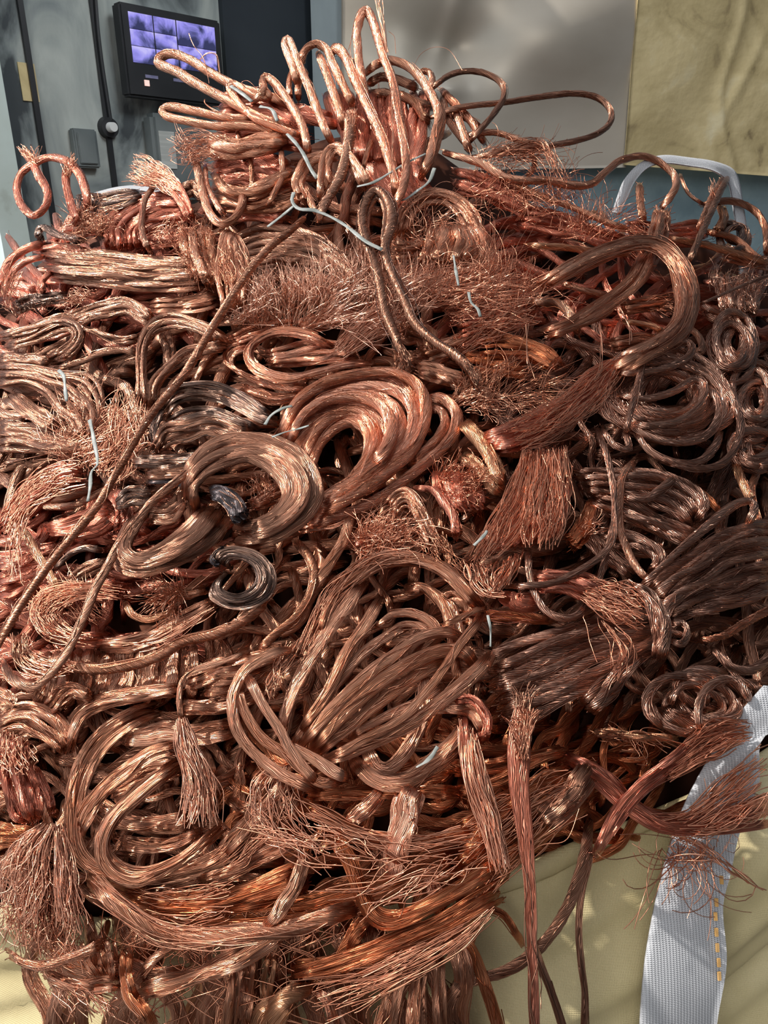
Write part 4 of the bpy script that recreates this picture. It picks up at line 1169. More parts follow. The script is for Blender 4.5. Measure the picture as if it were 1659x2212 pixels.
(T('K', 'copper')
 .b('-20,340 200,310 500,240', '-20,620 150,570 420,400', 6, 4.0, turns=1.2)
 .w('450,250 350,450 330,600', '700,150 520,400 440,620', 22, 5.8, j1=8)
 .done('copper_hank', 'wire hank', 'copper strands slanting up right behind the binding of the fanned hank', HANK))
(T('N', 'copper')
 .w('350,450 700,420 1000,330 1350,300', '900,700 1100,560 1300,420 1500,300', 26, 7.0, j0=8, j1=14, hi=2, start=.5)
 .w('0,100 300,200 600,350', '700,50 1000,200 1300,320', 30, 7.0, j0=8, j1=14, hi=2, start=.5)
 .done('loose_wire', 'loose wire', 'stray single wires strewn over the lower middle of the heap', LOOSE))

# ------------------------------------------------------------------ right: the knotted cable hank
(T('I', 'cable')
 .b('990,950 1190,770 1390,640 1550,580 1700,570', '1120,1150 1300,1090 1500,1030 1700,960', 10, 4.8, w=48)
 .s('960,940 1150,750 1350,580 1480,480 1560,460 1585,500 1540,600', 50, 6.0)
 .b('1120,1010 1020,1050 800,1075 600,1125 400,1175 220,1240 80,1310', '1100,1240 1010,1310 850,1410 700,1490 560,1570 380,1660 240,1740', 9, 4.6, w=52)
 .b('900,1200 760,1400 620,1560', '1000,1300 850,1480 720,1620', 3, 5.4, w=46)
 .b('920,905 1045,970 1115,1090 1130,1210 1085,1330', '955,965 1000,1020 1025,1120 1040,1220 1030,1300', 4, 7.2, w=40, name='binding')
 .s('1125,1135 1190,1120 1222,1175 1190,1235 1130,1215', 46, 6.6, name='binding')
 .s('1085,1100 1140,1015 1195,965', 58, 6.4)
 .s('1100,1160 1160,1180 1210,1200', 40, 6.0)
 .done('cable_hank', 'cable hank', 'large brown stranded cable hank tied in the middle with its own cable', CABLE))
(T('I', 'red')
 .b('380,830 550,830 700,870 880,930', '390,960 550,970 700,1010 820,1050', 5, 5.4)
 .w('680,880 850,910 1010,960', '640,990 800,1100 980,1160', 110, 6.4, j0=2, j1=5)
 .w('640,1050 720,1180 780,1420', '860,1150 960,1300 830,1480', 16, 7.4, j1=8)
 .b('235,960 300,955 390,965', '235,1050 300,1055 390,1060', 1, 5.2)
 .b('-20,1060 200,1050 520,1080', '-20,1120 200,1110 520,1130', 2, 3.6, mat='deep')
 .done('copper_tuft', 'frayed wire end', 'frayed reddish copper end lying across the knotted cable hank', TUFT))
(T('I', 'cable')
 .s('730,70 790,240 822,420 822,620 780,730 640,835 480,905 240,925', 40, 7.0)
 .s('822,560 790,700 760,820 728,945', 34, 6.2)
 .done('cable_strand', 'cable', 'long bent brown cable hanging in a bow right of the draped wire fan', CABLE))
(T('I', 'cable')
 .s('355,740 365,880 400,980 455,1060 540,1098 620,1080 668,1025', 42, 6.6)
 .done('cable_strand', 'cable', 'U shaped brown cable end below the draped wire fan', CABLE))
(T('I', 'copper')
 .s('940,230 870,330 850,460 855,600 900,740 960,840 1030,900', 46, 6.0, turns=4)
 .done('copper_strand', 'wire strand', 'copper strand hanging behind the bent cable on the right', LOOSE))
(T('F', 'cable')
 .c(1090, 1150, 330, 230, 12, 20, 42, 4.6, jc=.1, lo=.5)
 .s('885,1350 915,1220 950,1090 972,970 935,930 880,930', 46, 7.2)
 .s('985,965 1100,880 1200,850 1245,880 1225,935 1130,985 1000,1015 830,1025', 44, 7.0)
 .s('830,1140 1000,1160 1150,1120 1250,1060 1310,1090 1290,1190 1180,1280 1020,1310 900,1290', 46, 6.6)
 .s('900,1300 1000,1360 1150,1400 1290,1380 1380,1290 1390,1180 1330,1090', 46, 6.4)
 .s('930,1330 1020,1450 1160,1510 1290,1500 1370,1420 1400,1340', 46, 6.0)
 .s('1080,1500 1250,1540 1390,1520 1480,1430 1508,1300 1470,1180 1380,1090', 44, 5.8)
 .s('760,1330 830,1420 900,1430 880,1340', 40, 6)
 .done('cable_coil', 'cable coil', 'round loose coil of thin brown cable on the right side', CABLE))
(T('I', 'cable')
 .b('600,290 850,285 1060,285 1260,370 1335,470 1260,570', '690,430 880,455 1050,490 1180,560 1240,610', 7, 4.6, w=40)
 .b('700,420 900,465 1100,560 1300,640', '700,530 900,570 1080,650 1240,710', 5, 4.2, w=40)
 .b('700,620 880,620 1040,680 1105,770 1040,830', '820,720 920,710 990,740 1040,790 1000,850', 4, 4.6, w=38)
 .s('880,440 990,450 1080,390 1145,335', 50, 6.2)
 .b('640,560 800,700 980,830', '600,640 760,780 900,880', 3, 3)
 .done('cable_hank', 'cable hank', 'bundle of ridged brown cables bent back below the round cable coil', CABLE))
(T('F', 'cable')
 .c(1470, 850, 120, 170, -10, 12, 40, 4.2, lo=.5)
 .s('1340,1040 1420,1080 1520,1060 1580,980', 40, 5)
 .done('cable_coil', 'cable coil', 'small bunched brown cable coil at the right edge, above the round coil', CABLE))
(T('F', 'cable')
 .c(1590, 1180, 130, 190, 0, 12, 40, 3.8, lo=.4)
 .c(1600, 1420, 120, 130, 0, 8, 42, 3.8, lo=.5)
 .s('1280,650 1420,590 1560,530 1720,470', 22, 6.5)
 .done('cable_coil', 'cable coil', 'tangled dark brown cable at the right edge behind the round coil', CABLE))
(T('F', 'cable')
 .b('1340,470 1370,560 1400,690', '1659,520 1620,600 1590,700', 8, 3.6, w=36)
 .b('1290,640 1400,690 1550,700', '1320,720 1420,760 1600,780', 4, 3.2, w=36)
 .z(1480, 560, 170, 120, 60, 120, 60, 120, 4, 3)
 .done('cable_hank', 'cable hank', 'upright brown cable ends below the rear grey loop at the right edge', CABLE))
(T('L', 'cable')
 .c(1280, 300, 260, 150, 8, 7, 52, 4.6, lo=.4)
 .s('1090,430 1010,360 1000,270 1060,190 1170,150 1300,165', 54, 5.8)
 .s('1020,300 1080,400 1200,460 1300,450', 52, 5.2)
 .s('1290,450 1280,330 1330,220 1420,170 1500,190 1565,290', 54, 6.4)
 .s('1120,300 1190,210 1300,210 1330,300', 48, 6)
 .done('cable_coil', 'cable coil', 'twisted brown cable coil lying at the mouth of the sack on the right', CABLE))
(T('L', 'cable')
 .s('1360,0 1440,90 1540,120 1620,90 1700,0', 52, 4.8)
 .s('1370,20 1430,60 1480,150 1580,210 1650,250', 42, 4.4)
 .done('cable_strand', 'cable', 'brown cable sagging at the right edge beside the white strap', CABLE))
(T('I', 'copper')
 .s('1290,1220 1420,1190 1520,1130 1700,1030', 50, 5.0, mat='bright', turns=3)
 .s('1480,260 1530,380 1580,470', 60, 4.2, mat='gold')
 .s('1600,300 1570,400 1600,560 1640,640', 44, 4.0)
 .b('1480,150 1560,120 1700,140', '1500,230 1580,180 1700,210', 3, 3.5, mat='dark')
 .s('1100,350 1300,420 1400,520', 50, 3.4, mat='deep')
 .done('copper_strand', 'wire bundle', 'scattered bright copper strands behind the knotted cable hank at the right edge', LOOSE))

# ------------------------------------------------------------------ right of centre
(T('F', 'copper')
 .b('410,530 560,430 720,345 900,285 1050,285 1175,365 1255,480 1275,620 1245,760 1165,855 1000,945 800,1065', '455,560 600,485 760,405 920,345 1040,355 1120,415 1165,520 1175,650 1145,740 1060,820 900,900 720,985', 5, 7.4, w=42, turns=1.5)
 .w('420,530 720,345 1050,285 1255,480 1245,760 1000,945', '470,570 760,405 1040,355 1165,520 1145,740 860,920', 22, 8, j1=5, start=.4, trim=.5)
 .done('copper_loop', 'wire loop', 'broad flat copper hoop arching up on the right', HANK))
(T('F', 'copper')
 .b('975,350 880,510 750,610 600,720 380,790', '1075,380 970,540 850,660 700,750 480,850', 5, 6.2, w=36, turns=1)
 .b('1040,140 1020,240 1000,340', '1125,150 1115,260 1080,370', 3, 6.2, turns=1)
 .w('1050,250 1040,160 1020,110', '1115,250 1120,160 1140,115', 36, 6.5, j1=3)
 .done('copper_strand', 'wire strand', 'flat band of straight wires passing through the broad hoop to a frayed top', LOOSE))
(T('F', 'red')
 .b('810,950 680,1030 560,1150 400,1240 220,1320 90,1370', '920,930 770,1110 650,1220 480,1350 300,1430 130,1440', 7, 5.4, w=52, turns=1.5)
 .w('830,940 680,1020 540,1140 380,1230 200,1310', '930,940 790,1130 660,1250 500,1380 320,1460', 130, 6.4, j0=5, j1=6, start=.5, trim=.5)
 .done('copper_hank', 'wire hank', 'loose reddish sheaf of wires slanting down from the broad hoop', HANK))
(T('I', 'red')
 .w('330,190 250,400 150,580 20,800', '430,180 400,400 330,600 160,780', 85, 6.0, j0=3, j1=5, trim=.3, start=.06)
 .w('420,180 380,400 320,640 330,720', '570,170 590,380 570,580 500,720', 90, 6.6, j0=3, j1=5, trim=.3, start=.06)
 .b('330,200 270,400 190,560 80,740', '560,190 570,400 540,580 420,690', 9, 4.6, turns=.8)
 .w('0,790 40,900 120,970 240,980', '240,790 200,860 180,920 230,960', 34, 6.0, j1=2, r=WIRE*1.25)
 .w('220,780 180,900 130,990', '330,720 300,820 240,930', 40, 6.0, j1=3, r=WIRE*1.25)
 .done('copper_hank', 'wire hank', 'fan of fine parallel copper wires draped down right of centre', HANK))
(T('I', 'deep')
 .b('550,650 640,540 700,440', '620,730 690,650 725,500', 4, 4.4, turns=.6)
 .z(660, 620, 60, 60, 40, 70, 20, 60, 5, 1.5)
 .done('copper_tuft', 'frayed wire end', 'dark reddish cut end just right of the draped wire fan', TUFT))
(T('I', 'gold')
 .b('-30,40 110,200 210,390', '40,20 170,200 240,360', 2, 4.6, w=66)
 .b('-20,230 90,320 190,440', '30,200 140,290 240,400', 2, 4, w=50)
 .done('copper_strand', 'wire strand', 'pair of gold tinted strands slanting down right of the bright coil', LOOSE))
(T('H', 'copper')
 .b('1040,520 1120,440 1200,430 1300,560 1370,700 1430,820', '1110,600 1180,545 1235,610 1290,710 1320,810', 5, 5.0)
 .w('1200,650 1280,740 1330,840', '1400,720 1450,800 1500,900', 40, 5.0, j1=10)
 .done('copper_hank', 'wire hank', 'curled copper hank end below the bright round coil', HANK))
(T('H', 'red')
 .b('1340,330 1350,450 1420,560', '1620,330 1640,450 1640,560', 7, 4.0, turns=1)
 .z(1480, 400, 150, 110, 130, 110, 80, 80, 4.5, 2.5)
 .s('1240,425 1340,440 1410,520 1465,600 1480,720', 58, 5.4)
 .done('copper_hank', 'wire hank', 'bristly reddish bundle below the pair of gold tinted strands', HANK))
(T('H', 'copper')
 .s('850,600 800,750 720,880 630,1010', 62, 5.0, turns=2)
 .s('520,740 600,840 632,950 600,1080 520,1200 400,1300 290,1400', 62, 5.2, turns=4)
 .done('copper_strand', 'wire strand', 'two copper strands meeting in a V below the bright coil', LOOSE))
(T('H', 'red')
 .z(1000, 740, 200, 110, 150, 170, 30, 70, 4, 3)
 .w('850,900 950,750 1100,650', '1000,930 1150,800 1300,760', 50, 4, j1=12)
 .b('830,720 950,680 1100,640', '900,820 1050,760 1200,740', 3, 3.2)
 .done('copper_tuft', 'frayed wire tuft', 'spiky reddish wire ends under the curled hank end', TUFT))
(T('F', 'red')
 .b('-20,700 200,620 390,540', '-20,900 200,820 420,710', 7, 3.8, turns=1)
 .w('-60,700 150,560 380,480', '-40,950 200,820 420,700', 120, 5, j0=5, j1=9, start=.5)
 .z(120, 620, 300, 170, 200, 200, 40, 50, 4, 3, .3)
 .done('copper_tuft', 'frayed wire tuft', 'wide frayed tuft of pinkish wires left of the broad hoop', TUFT))
(T('F', 'deep')
 .b('110,790 300,810 450,880 560,980', '90,960 300,950 420,980 490,1020', 5, 4.2, turns=1)
 .s('380,640 500,640 580,700 625,800', 62, 6.2, mat='brown')
 .b('0,900 150,920 350,960', '0,1010 150,1030 350,1060', 3, 3.4)
 .z(200, 1130, 270, 110, 170, 170, 20, 50, 4, 2.5, .3)
 .done('copper_hank', 'wire hank', 'deep orange curved strands between the frayed tuft and the loose sheaf', HANK))
(T('F', 'copper')
 .b('850,640 1000,610 1150,600', '870,700 1000,690 1150,680', 3, 4.4)
 .w('1000,620 1100,590 1180,580', '1000,690 1100,690 1180,700', 40, 4.8, j1=5)
 .b('800,830 950,800 1100,830', '820,900 950,880 1080,890', 3, 3.6)
 .s('540,530 650,570 790,595', 40, 5.4)
 .s('870,740 1000,760 1100,800', 40, 4.6, mat='gold')
 .s('1210,770 1280,820 1300,890 1260,930', 48, 5.4, mat='brown')
 .done('copper_strand', 'wire bundle', 'short loose strands inside the ring of the broad hoop', LOOSE))
(T('F', 'gold')
 .w('830,640 900,780 905,880', '850,650 910,780 910,880', 3, 8, j1=2)
 .w('730,740 740,1000 680,1100', '760,740 770,1000 700,1100', 3, 8, j1=2)
 .w('340,740 350,950 380,1080', '350,740 360,950 390,1080', 3, 8, j1=2)
 .w('420,1120 460,1000 560,930', '430,1130 470,1010 570,940', 3, 8, j1=2)
 .done('loose_wire', 'loose wire', 'bright single wires dangling in front of the broad hoop', LOOSE))

# ------------------------------------------------------------------ middle: frizzy patch
(T('E', 'bright')
 .z(420, 800, 320, 90, 420, 190, 60, 50, 3.5, 5.0, .3)
 .z(560, 680, 130, 60, 110, 130, 85, 30, 4.5, 3.5, .3)
 .z(800, 720, 220, 120, 170, 240, 50, 80, 4, 5, .35)
 .b('120,900 300,820 520,800', '160,960 330,900 560,870', 4, 3.2)
 .b('500,820 700,760 900,720', '560,900 760,850 950,800', 4, 3.2)
 .done('copper_tuft', 'frayed wire tuft', 'large frizzy patch of springy copper wires in the middle of the heap', TUFT))
(T('E', 'bright')
 .z(1080, 780, 160, 130, 150, 220, 30, 50, 5, 4, .4)
 .w('760,960 900,820 1100,700 1230,630', '860,1010 1000,900 1150,800 1260,700', 55, 5.6, j1=10)
 .done('copper_tuft', 'frayed wire tuft', 'pale frayed wires splaying up right across the doubled brown rope', TUFT))
(T('E', 'red')
 .z(1400, 640, 300, 100, 260, 180, 35, 60, 3.5, 4, .3)
 .z(1300, 300, 160, 150, 60, 160, 60, 80, 4.5, 3.5, .5)
 .w('1100,640 1300,540 1600,470 1750,430', '1250,740 1450,680 1650,640 1800,600', 80, 4.6, j1=10)
 .done('copper_tuft', 'frayed wire tuft', 'mat of fine frayed wires right of the doubled brown rope', TUFT))
(T('E', 'copper')
 .b('1110,310 1140,160 1230,55 1370,15 1510,60 1620,180 1650,320', '1200,300 1220,200 1300,135 1400,120 1480,165 1530,250 1550,340', 6, 4.4)
 .b('1320,260 1285,380 1235,460', '1600,230 1665,330 1650,480', 8, 5.2, turns=2)
 .b('1110,330 1200,340 1300,300', '1120,450 1220,440 1330,400', 4, 4.2)
 .done('copper_hank', 'wire hank', 'ball shaped copper hank below the right side of the peak', HANK))
(T('E', 'dark')
 .s('1190,1065 1150,1000 1110,880 1060,760 1030,600 980,430 935,300 920,180 950,80 1000,35 1060,70 1098,160 1090,260 1060,360 1070,450 1120,570 1180,700 1240,830 1360,940 1480,1020 1560,1110 1600,1200', 66, 8.2, turns=16, mat='brown')
 .s('985,420 955,310 950,200 975,110 1010,75 1045,110 1062,190 1050,300 1045,400', 40, 7.6, turns=4, mat='brown')
 .w('1480,1000 1560,1100 1590,1200', '1540,1050 1600,1130 1620,1190', 30, 8, j1=5)
 .w('1110,960 1150,1030 1130,1110', '1180,960 1200,1040 1210,1100', 26, 8, j1=5)
 .done('copper_loop', 'wire loop', 'doubled brown rope standing up with a rounded bight in front of the peak', HANK))
(T('E', 'brown')
 .b('120,330 300,250 480,235 640,268 745,360 830,460 900,560', '240,600 380,620 540,610 680,590 800,590 880,580', 9, 3.6)
 .s('685,405 780,470 850,530 900,590', 62, 5.4)
 .b('220,440 400,400 560,400', '250,520 420,500 600,490', 3, 4.4)
 .done('copper_coil', 'wire coil', 'brown oval coil of rope right of the long diagonal rope, under the peak', HANK))
(T('E', 'copper')
 .b('1180,850 1270,880 1290,1000', '1270,830 1360,880 1350,1000', 3, 3.6)
 .b('1240,1050 1400,1080 1560,1150', '1270,1150 1420,1200 1560,1240', 4, 3.4)
 .b('1250,960 1450,900 1700,800', '1300,1060 1500,1000 1720,920', 5, 3.4)
 .z(1560, 1290, 130, 70, 90, 130, 20, 40, 4, 2)
 .done('copper_hank', 'wire hank', 'copper strands spreading right of the flat oval hank', HANK))

# ------------------------------------------------------------------ left shoulder
(T('D', 'copper')
 .b('220,360 400,375 700,400 1000,425 1200,435', '320,575 500,595 800,625 1050,630 1290,600', 10, 4.6, turns=1.5, mat='brown')
 .s('250,350 150,385 60,460 10,560 -20,640', 62, 5.2, mat='red')
 .s('260,425 160,455 70,530 25,650', 48, 5.0, mat='red')
 .s('300,520 250,580 260,640', 44, 4.8, mat='red')
 .w('60,480 10,580 -20,700', '140,520 80,620 60,720', 26, 5, j1=6)
 .b('1090,280 1080,400 1150,490 1190,580', '1260,250 1285,380 1290,470 1290,600', 4, 5.8, name='binding')
 .z(1170, 380, 100, 140, 110, 80, 90, 160, 6, 2, .5)
 .done('copper_hank', 'wire hank', 'long flat copper hank lying across the left shoulder, tied at its right', HANK))
(T('D', 'copper')
 .b('1330,750 1295,560 1300,380 1335,272 1390,300', '1490,720 1500,560 1475,420 1430,320 1370,290', 6, 5.8)
 .w('1300,600 1290,450 1330,330', '1500,600 1490,450 1440,340', 40, 7, j1=6)
 .done('copper_hank', 'wire hank', 'upright folded copper hank beside the top of the diagonal rope', HANK))
(T('A', 'red')
 .b('540,1275 540,1150 615,1055 740,995 920,985', '750,1275 745,1205 795,1165 900,1135 1010,1120', 7, 4.4, turns=1.5)
 .b('750,1180 880,1180 1000,1150', '760,1280 880,1270 1000,1240', 4, 3.8, turns=1)
 .z(860, 1220, 130, 60, 60, 70, 60, 80, 5, 2)
 .done('copper_hank', 'wire hank', 'reddish arched hank behind the long flat hank on the left shoulder', HANK))
(T('A', 'red')
 .b('1000,1120 960,1000 890,900 800,860', '960,1130 900,1020 830,960 750,940', 3, 6.2, turns=2)
 .w('940,960 860,880 760,810 700,775', '890,1010 800,960 700,940 630,920', 110, 6.6, j0=2, j1=4, trim=.35, start=.25)
 .s('790,950 745,1020 728,1110 730,1200 765,1285', 36, 6.6, mat='brown')
 .done('copper_tuft', 'frayed wire end', 'frayed copper brush sticking up left below the monitor', TUFT))
(T('A', 'red')
 .s('120,775 165,835 200,905 240,970 240,1040 205,1090 160,1100 105,1040 88,960 110,890 180,835 260,805 350,830 415,905 445,1010 440,1080', 44, 7.0, turns=6)
 .w('180,850 130,800 80,750', '190,830 160,780 140,740', 46, 7, j1=3, start=.05)
 .w('160,820 185,800 190,740', '180,840 200,800 200,790', 8, 7, j1=4)
 .done('copper_loop', 'wire loop', 'curled reddish loop with a frayed tip at the far left against the wall', LOOP))
(T('A', 'red')
 .s('395,1150 365,1050 340,950 338,870', 46, 6.6, taper=(1, .95, .9, 1.1), turns=2)
 .w('325,900 325,850 310,820', '365,900 385,820 410,780', 44, 6.8, j1=4)
 .done('copper_loop', 'wire strand', 'upright reddish strand with a frayed top beside the curled loop at left', LOOP))
(T('A', 'dark')
 .s('430,1235 310,1205 225,1165 195,1190 215,1235', 44, 5.4)
 .done('copper_strand', 'wire strand', 'small dark bent end poking out at the far left of the heap', LOOSE))
(T('A', 'copper')
 .b('395,1000 550,985 710,970', '400,1060 560,1085 745,1010', 4, 4.2, mat='dark')
 .b('380,1120 460,1090 560,1110', '390,1220 470,1200 560,1220', 5, 4.0)
 .z(450, 1160, 110, 70, 120, 80, 70, 100, 5, 2.5)
 .z(330, 1210, 80, 50, 30, 80, 60, 100, 5, 2.5)
 .b('180,1250 300,1240 450,1270', '170,1300 300,1300 450,1310', 3, 3.4, mat='red')
 .done('copper_hank', 'wire hank', 'short crimped copper ends behind the left shoulder of the heap', HANK))

# ------------------------------------------------------------------ the peak
G1 = LOOP
for cr, txt, w, mt, lift, lab in (
    ('B', '800,560 770,420 755,290 752,180 778,85 808,62 850,150 905,330 962,480 992,640 1022,800 1042,950 1032,1100 960,1250', 66, 'bright', 8.5, 'tallest copper loop standing at the very top of the heap'),
    ('B', '400,520 365,400 325,300 318,250 345,240 410,400 480,570 545,740 605,860', 58, 'copper', 7.5, 'second tallest loop, left of the peak, with a narrow bright bight'),
    ('B', '410,400 430,320 465,275 515,262 570,300 605,380 655,480 730,640', 64, 'copper', 7.0, 'rounded loop left of the tallest loop at the peak'),
    ('B', '520,320 560,420 590,500 640,640 670,760', 62, 'copper', 6.5, 'thick strand slanting down from the rounded loop at the peak'),
    ('B', '590,330 625,285 680,340 735,470 805,620 872,760 925,900 975,1080 985,1180', 72, 'bright', 7.8, 'long thick strand falling down the front of the peak'),
    ('B', '735,360 765,430 800,560 840,680', 46, 'copper', 7.2, 'thin strand squeezed in left of the tallest loop'),
    ('B', '270,600 215,560 190,500 205,462 260,500 330,590 390,680 435,800 460,930', 58, 'copper', 7.6, 'left facing loop below the second tallest loop'),
    ('B', '350,600 345,500 370,430 410,410 440,440 400,500 400,600', 50, 'copper', 6.0, 'small bright bight tucked behind the second tallest loop'),
    ('B', '800,440 860,390 940,362 1040,388 1130,470 1212,600 1240,700 1212,820 1180,950 1130,1060', 66, 'copper', 7.0, 'wide arching loop right of the tallest loop'),
    ('B', '1225,620 1262,680 1252,770 1215,910 1160,1020', 50, 'copper', 6.4, 'strand running beside the right leg of the wide arching loop'),
    ('B', '1110,470 1130,430 1180,432 1200,480 1180,560', 52, 'copper', 5.6, 'small humped bight right of the wide arching loop'),
    ('B', '1180,540 1300,452 1420,425 1540,450 1618,510 1622,590 1560,690 1480,780 1420,850', 46, 'brown', 6.6, 'thin dark loop standing out right of the peak'),
    ('C', '-180,640 0,582 200,560 400,530 600,508 735,535 802,600 800,665 735,725 620,765 500,790 300,822 50,855', 41, 'brown', 6.0, 'long thin loop reaching far right in front of the metal sheet'),
    ('C', '20,735 180,722 300,760 460,800', 42, 'copper', 5.4, 'strand under the long thin loop on the right of the peak'),
    ('B', '1260,540 1330,620 1410,700 1510,850', 60, 'bright', 4.8, 'pinkish strand leaning right behind the thin dark loop'),
    ('B', '1330,630 1370,760 1420,900', 62, 'copper', 5.0, 'short steep strand under the thin dark loop'),
    ('B', '1260,580 1300,720 1410,870', 56, 'brown', 4.6, 'shaded strand right of the wide arching loop'),
    ('B', '820,500 900,460 1000,480 1100,520', 70, 'brown', 4.6, 'dark strand lying across inside the wide arching loop'),
    ('B', '830,560 950,560 1080,600 1190,640', 74, 'brown', 4.2, 'second dark strand lying deep inside the wide arching loop'),
    ('B', '1000,560 1100,620 1170,740', 66, 'copper', 4.4, 'reddish strand slanting down inside the wide arching loop'),
    ('B', '840,830 805,930 785,1020', 40, 'copper', 6.6, 'short strand end in the hollow of the peak'),
    ('B', '690,920 760,1020 840,1140', 48, 'copper', 6.4, 'strand crossing low in the hollow of the peak'),
    ('B', '1280,680 1400,700 1480,760', 60, 'copper', 4.4, 'pale strand bridging behind the thin dark loop'),
    ('A', '1500,560 1400,500 1230,450 1100,385 960,300 880,275 825,290 812,325 900,365 1000,425 1130,495 1300,585 1500,670', 58, 'copper', 7.0, 'flat loop with a frayed bright tip reaching left over the monitor'),
    ('A', '1350,610 1150,600 1000,570 880,550 832,565 850,595 930,615 1100,645 1300,650 1480,690', 50, 'copper', 6.6, 'blunt nosed loop reaching left below the monitor'),
    ('A', '1400,520 1280,480 1210,435 1172,440 1200,495 1290,595 1400,645 1560,700', 46, 'bright', 7.6, 'narrow loop with a bright bight between the two left reaching loops'),
    ('A', '1290,520 1350,470 1345,420 1370,402 1420,440 1490,540 1550,650 1580,790', 54, 'copper', 8.0, 'left facing loop bent over beside the narrow bight'),
    ('A', '1000,820 1035,980 1070,1085 1130,1145 1195,1120 1235,1060 1245,970', 52, 'copper', 7.0, 'U shaped loop hanging on the left of the peak'),
    ('A', '1050,850 1060,950 1100,1030 1150,1110', 36, 'bright', 6.4, 'thin strand inside the U shaped hanging loop'),
    ('A', '1275,790 1290,880 1290,980', 34, 'copper', 6.0, 'short upright strand right of the U shaped hanging loop'),
    ('A', '1440,770 1445,900 1410,980 1370,1050', 36, 'copper', 7.2, 'thin strand hanging over the swirled strands left of the peak'),
    ('A', '1215,670 1230,760 1260,830', 32, 'copper', 5.6, 'short strand under the frayed bundle left of the peak'),
    ('A', '1330,560 1500,560 1700,600', 70, 'red', 4.0, 'shaded strand running right under the left reaching loops'),
    ('A', '1380,560 1550,600 1720,640', 70, 'red', 4.4, 'second shaded strand running into the peak from the left'),
    ('C', '-100,830 100,890 200,952 330,982 480,985 600,1010 700,1000 780,932 860,872 980,850 1080,890 1152,960 1152,1030 1080,1130', 50, 'copper', 6.6, 'wavy strand bending over in front of the yellow board'),
    ('C', '160,930 380,1050 600,1130 760,1200 900,1250', 46, 'copper', 5.4, 'straight strand sloping down right below the wavy strand'),
    ('C', '1180,950 1225,1050 1310,1115', 26, 'brown', 5.0, 'thin bent strand under the rear grey loop'),
    ('C', '1300,1115 1450,1095 1580,1140 1645,1240 1650,1380', 48, 'copper', 4.8, 'curved strand at the right edge by the rear grey loop'),
    ('C', '960,1010 965,1100 980,1200', 56, 'copper', 5.0, 'short stub standing left of the wavy strand bend'),
    ('C', '360,1335 550,1345 700,1365 900,1380', 52, 'gold', 5.6, 'golden strand lying flat on the right shoulder'),
    ('C', '1100,1290 1300,1330 1560,1400 1680,1430', 44, 'gold', 4.8, 'golden strand lying flat at the right edge below the grey loop'),
    ('C', '1330,1260 1480,1300 1560,1370 1650,1440', 44, 'copper', 4.4, 'strand sloping down to the right edge behind the grey loop'),
    ('C', '350,960 390,900 370,830', 40, 'copper', 4.6, 'short hooked strand below the long thin loop')):
    T(cr, mt).s(txt, w * 0.88, lift, flat=.92).done('copper_loop' if 'loop' in lab.split(',')[0] or 'bight' in lab else 'copper_strand', 'wire loop' if 'loop' in lab.split(',')[0] else 'wire strand', lab, LOOP)
(T('B', 'brown')
 .s('722,665 712,740 700,850 678,970 640,1080 570,1200 515,1310', 76, 8.6, taper=(1.15, 1.05, .95, .9, .85, .8), turns=4)
 .w('690,760 690,700 668,660', '735,760 745,700 750,645', 24, 8.8, j0=.5, j1=1, trim=.05)
 .done('copper_strand', 'wire strand', 'brown strand with a blunt cut end standing in the middle of the peak', LOOP))
(T('B', 'copper')
 .b('390,1160 372,1040 415,955 520,910 610,915', '450,1250 432,1080 472,1000 560,960 630,970', 2, 6.8, w=50)
 .b('520,1210 522,1000 556,885 620,855 695,900 785,1020 860,1140', '600,1100 592,1000 612,940 640,920 680,950 740,1040 800,1130', 3, 7.4, w=46)
 .s('440,1100 470,1200 520,1290', 46, 6.4)
 .done('copper_hank', 'wire hank', 'double ended hank of small loops low on the front of the peak', HANK))
(T('A', 'copper')
 .b('1490,685 1250,705 1060,680', '1410,770 1200,810 1060,800', 3, 6.4, w=54)
 .w('1180,700 1050,680 940,690 905,715', '1150,800 1060,800 1000,830 975,860', 80, 6.6, j0=2, j1=4, trim=.35)
 .z(1010, 770, 70, 60, 40, 90, 200, 60, 6.5, 2)
 .done('copper_tuft', 'frayed wire end', 'frayed copper bundle pointing left below the blunt nosed loop', TUFT))
(T('A', 'copper')
 .b('1085,885 1150,955 1250,965 1400,895 1510,850', '1110,935 1200,1005 1310,1015 1450,935 1550,890', 3, 6.0, w=42)
 .b('1090,960 1250,1000 1420,990 1560,930', '1110,1080 1300,1100 1450,1070 1580,1010', 4, 5.0)
 .b('930,940 1000,930 1060,980', '950,1020 1000,1000 1050,1050', 2, 4.0, mat='brown')
 .done('copper_hank', 'wire hank', 'swirled bright strands under the frayed bundle left of the peak', HANK))
(T('B', 'red')
 .b('-60,560 150,540 400,640', '-80,900 150,860 460,900', 7, 4.4)
 .b('-100,920 120,900 350,960', '-100,1130 100,1120 360,1180', 5, 3.8)
 .b('0,1150 150,1180 350,1230', '0,1320 150,1320 300,1330', 4, 3.2)
 .done('copper_hank', 'wire hank', 'shaded reddish hank filling the left side of the peak', HANK))
(T('B', 'red')
 .b('540,560 640,780 700,950', '1180,560 1160,800 1120,1050', 10, 3.4)
 .b('700,1000 850,1150 1000,1280', '1050,950 1150,1050 1200,1150', 5, 3.0)
 .done('copper_hank', 'wire hank', 'shaded core hank in the hollow behind the tall loops', HANK))
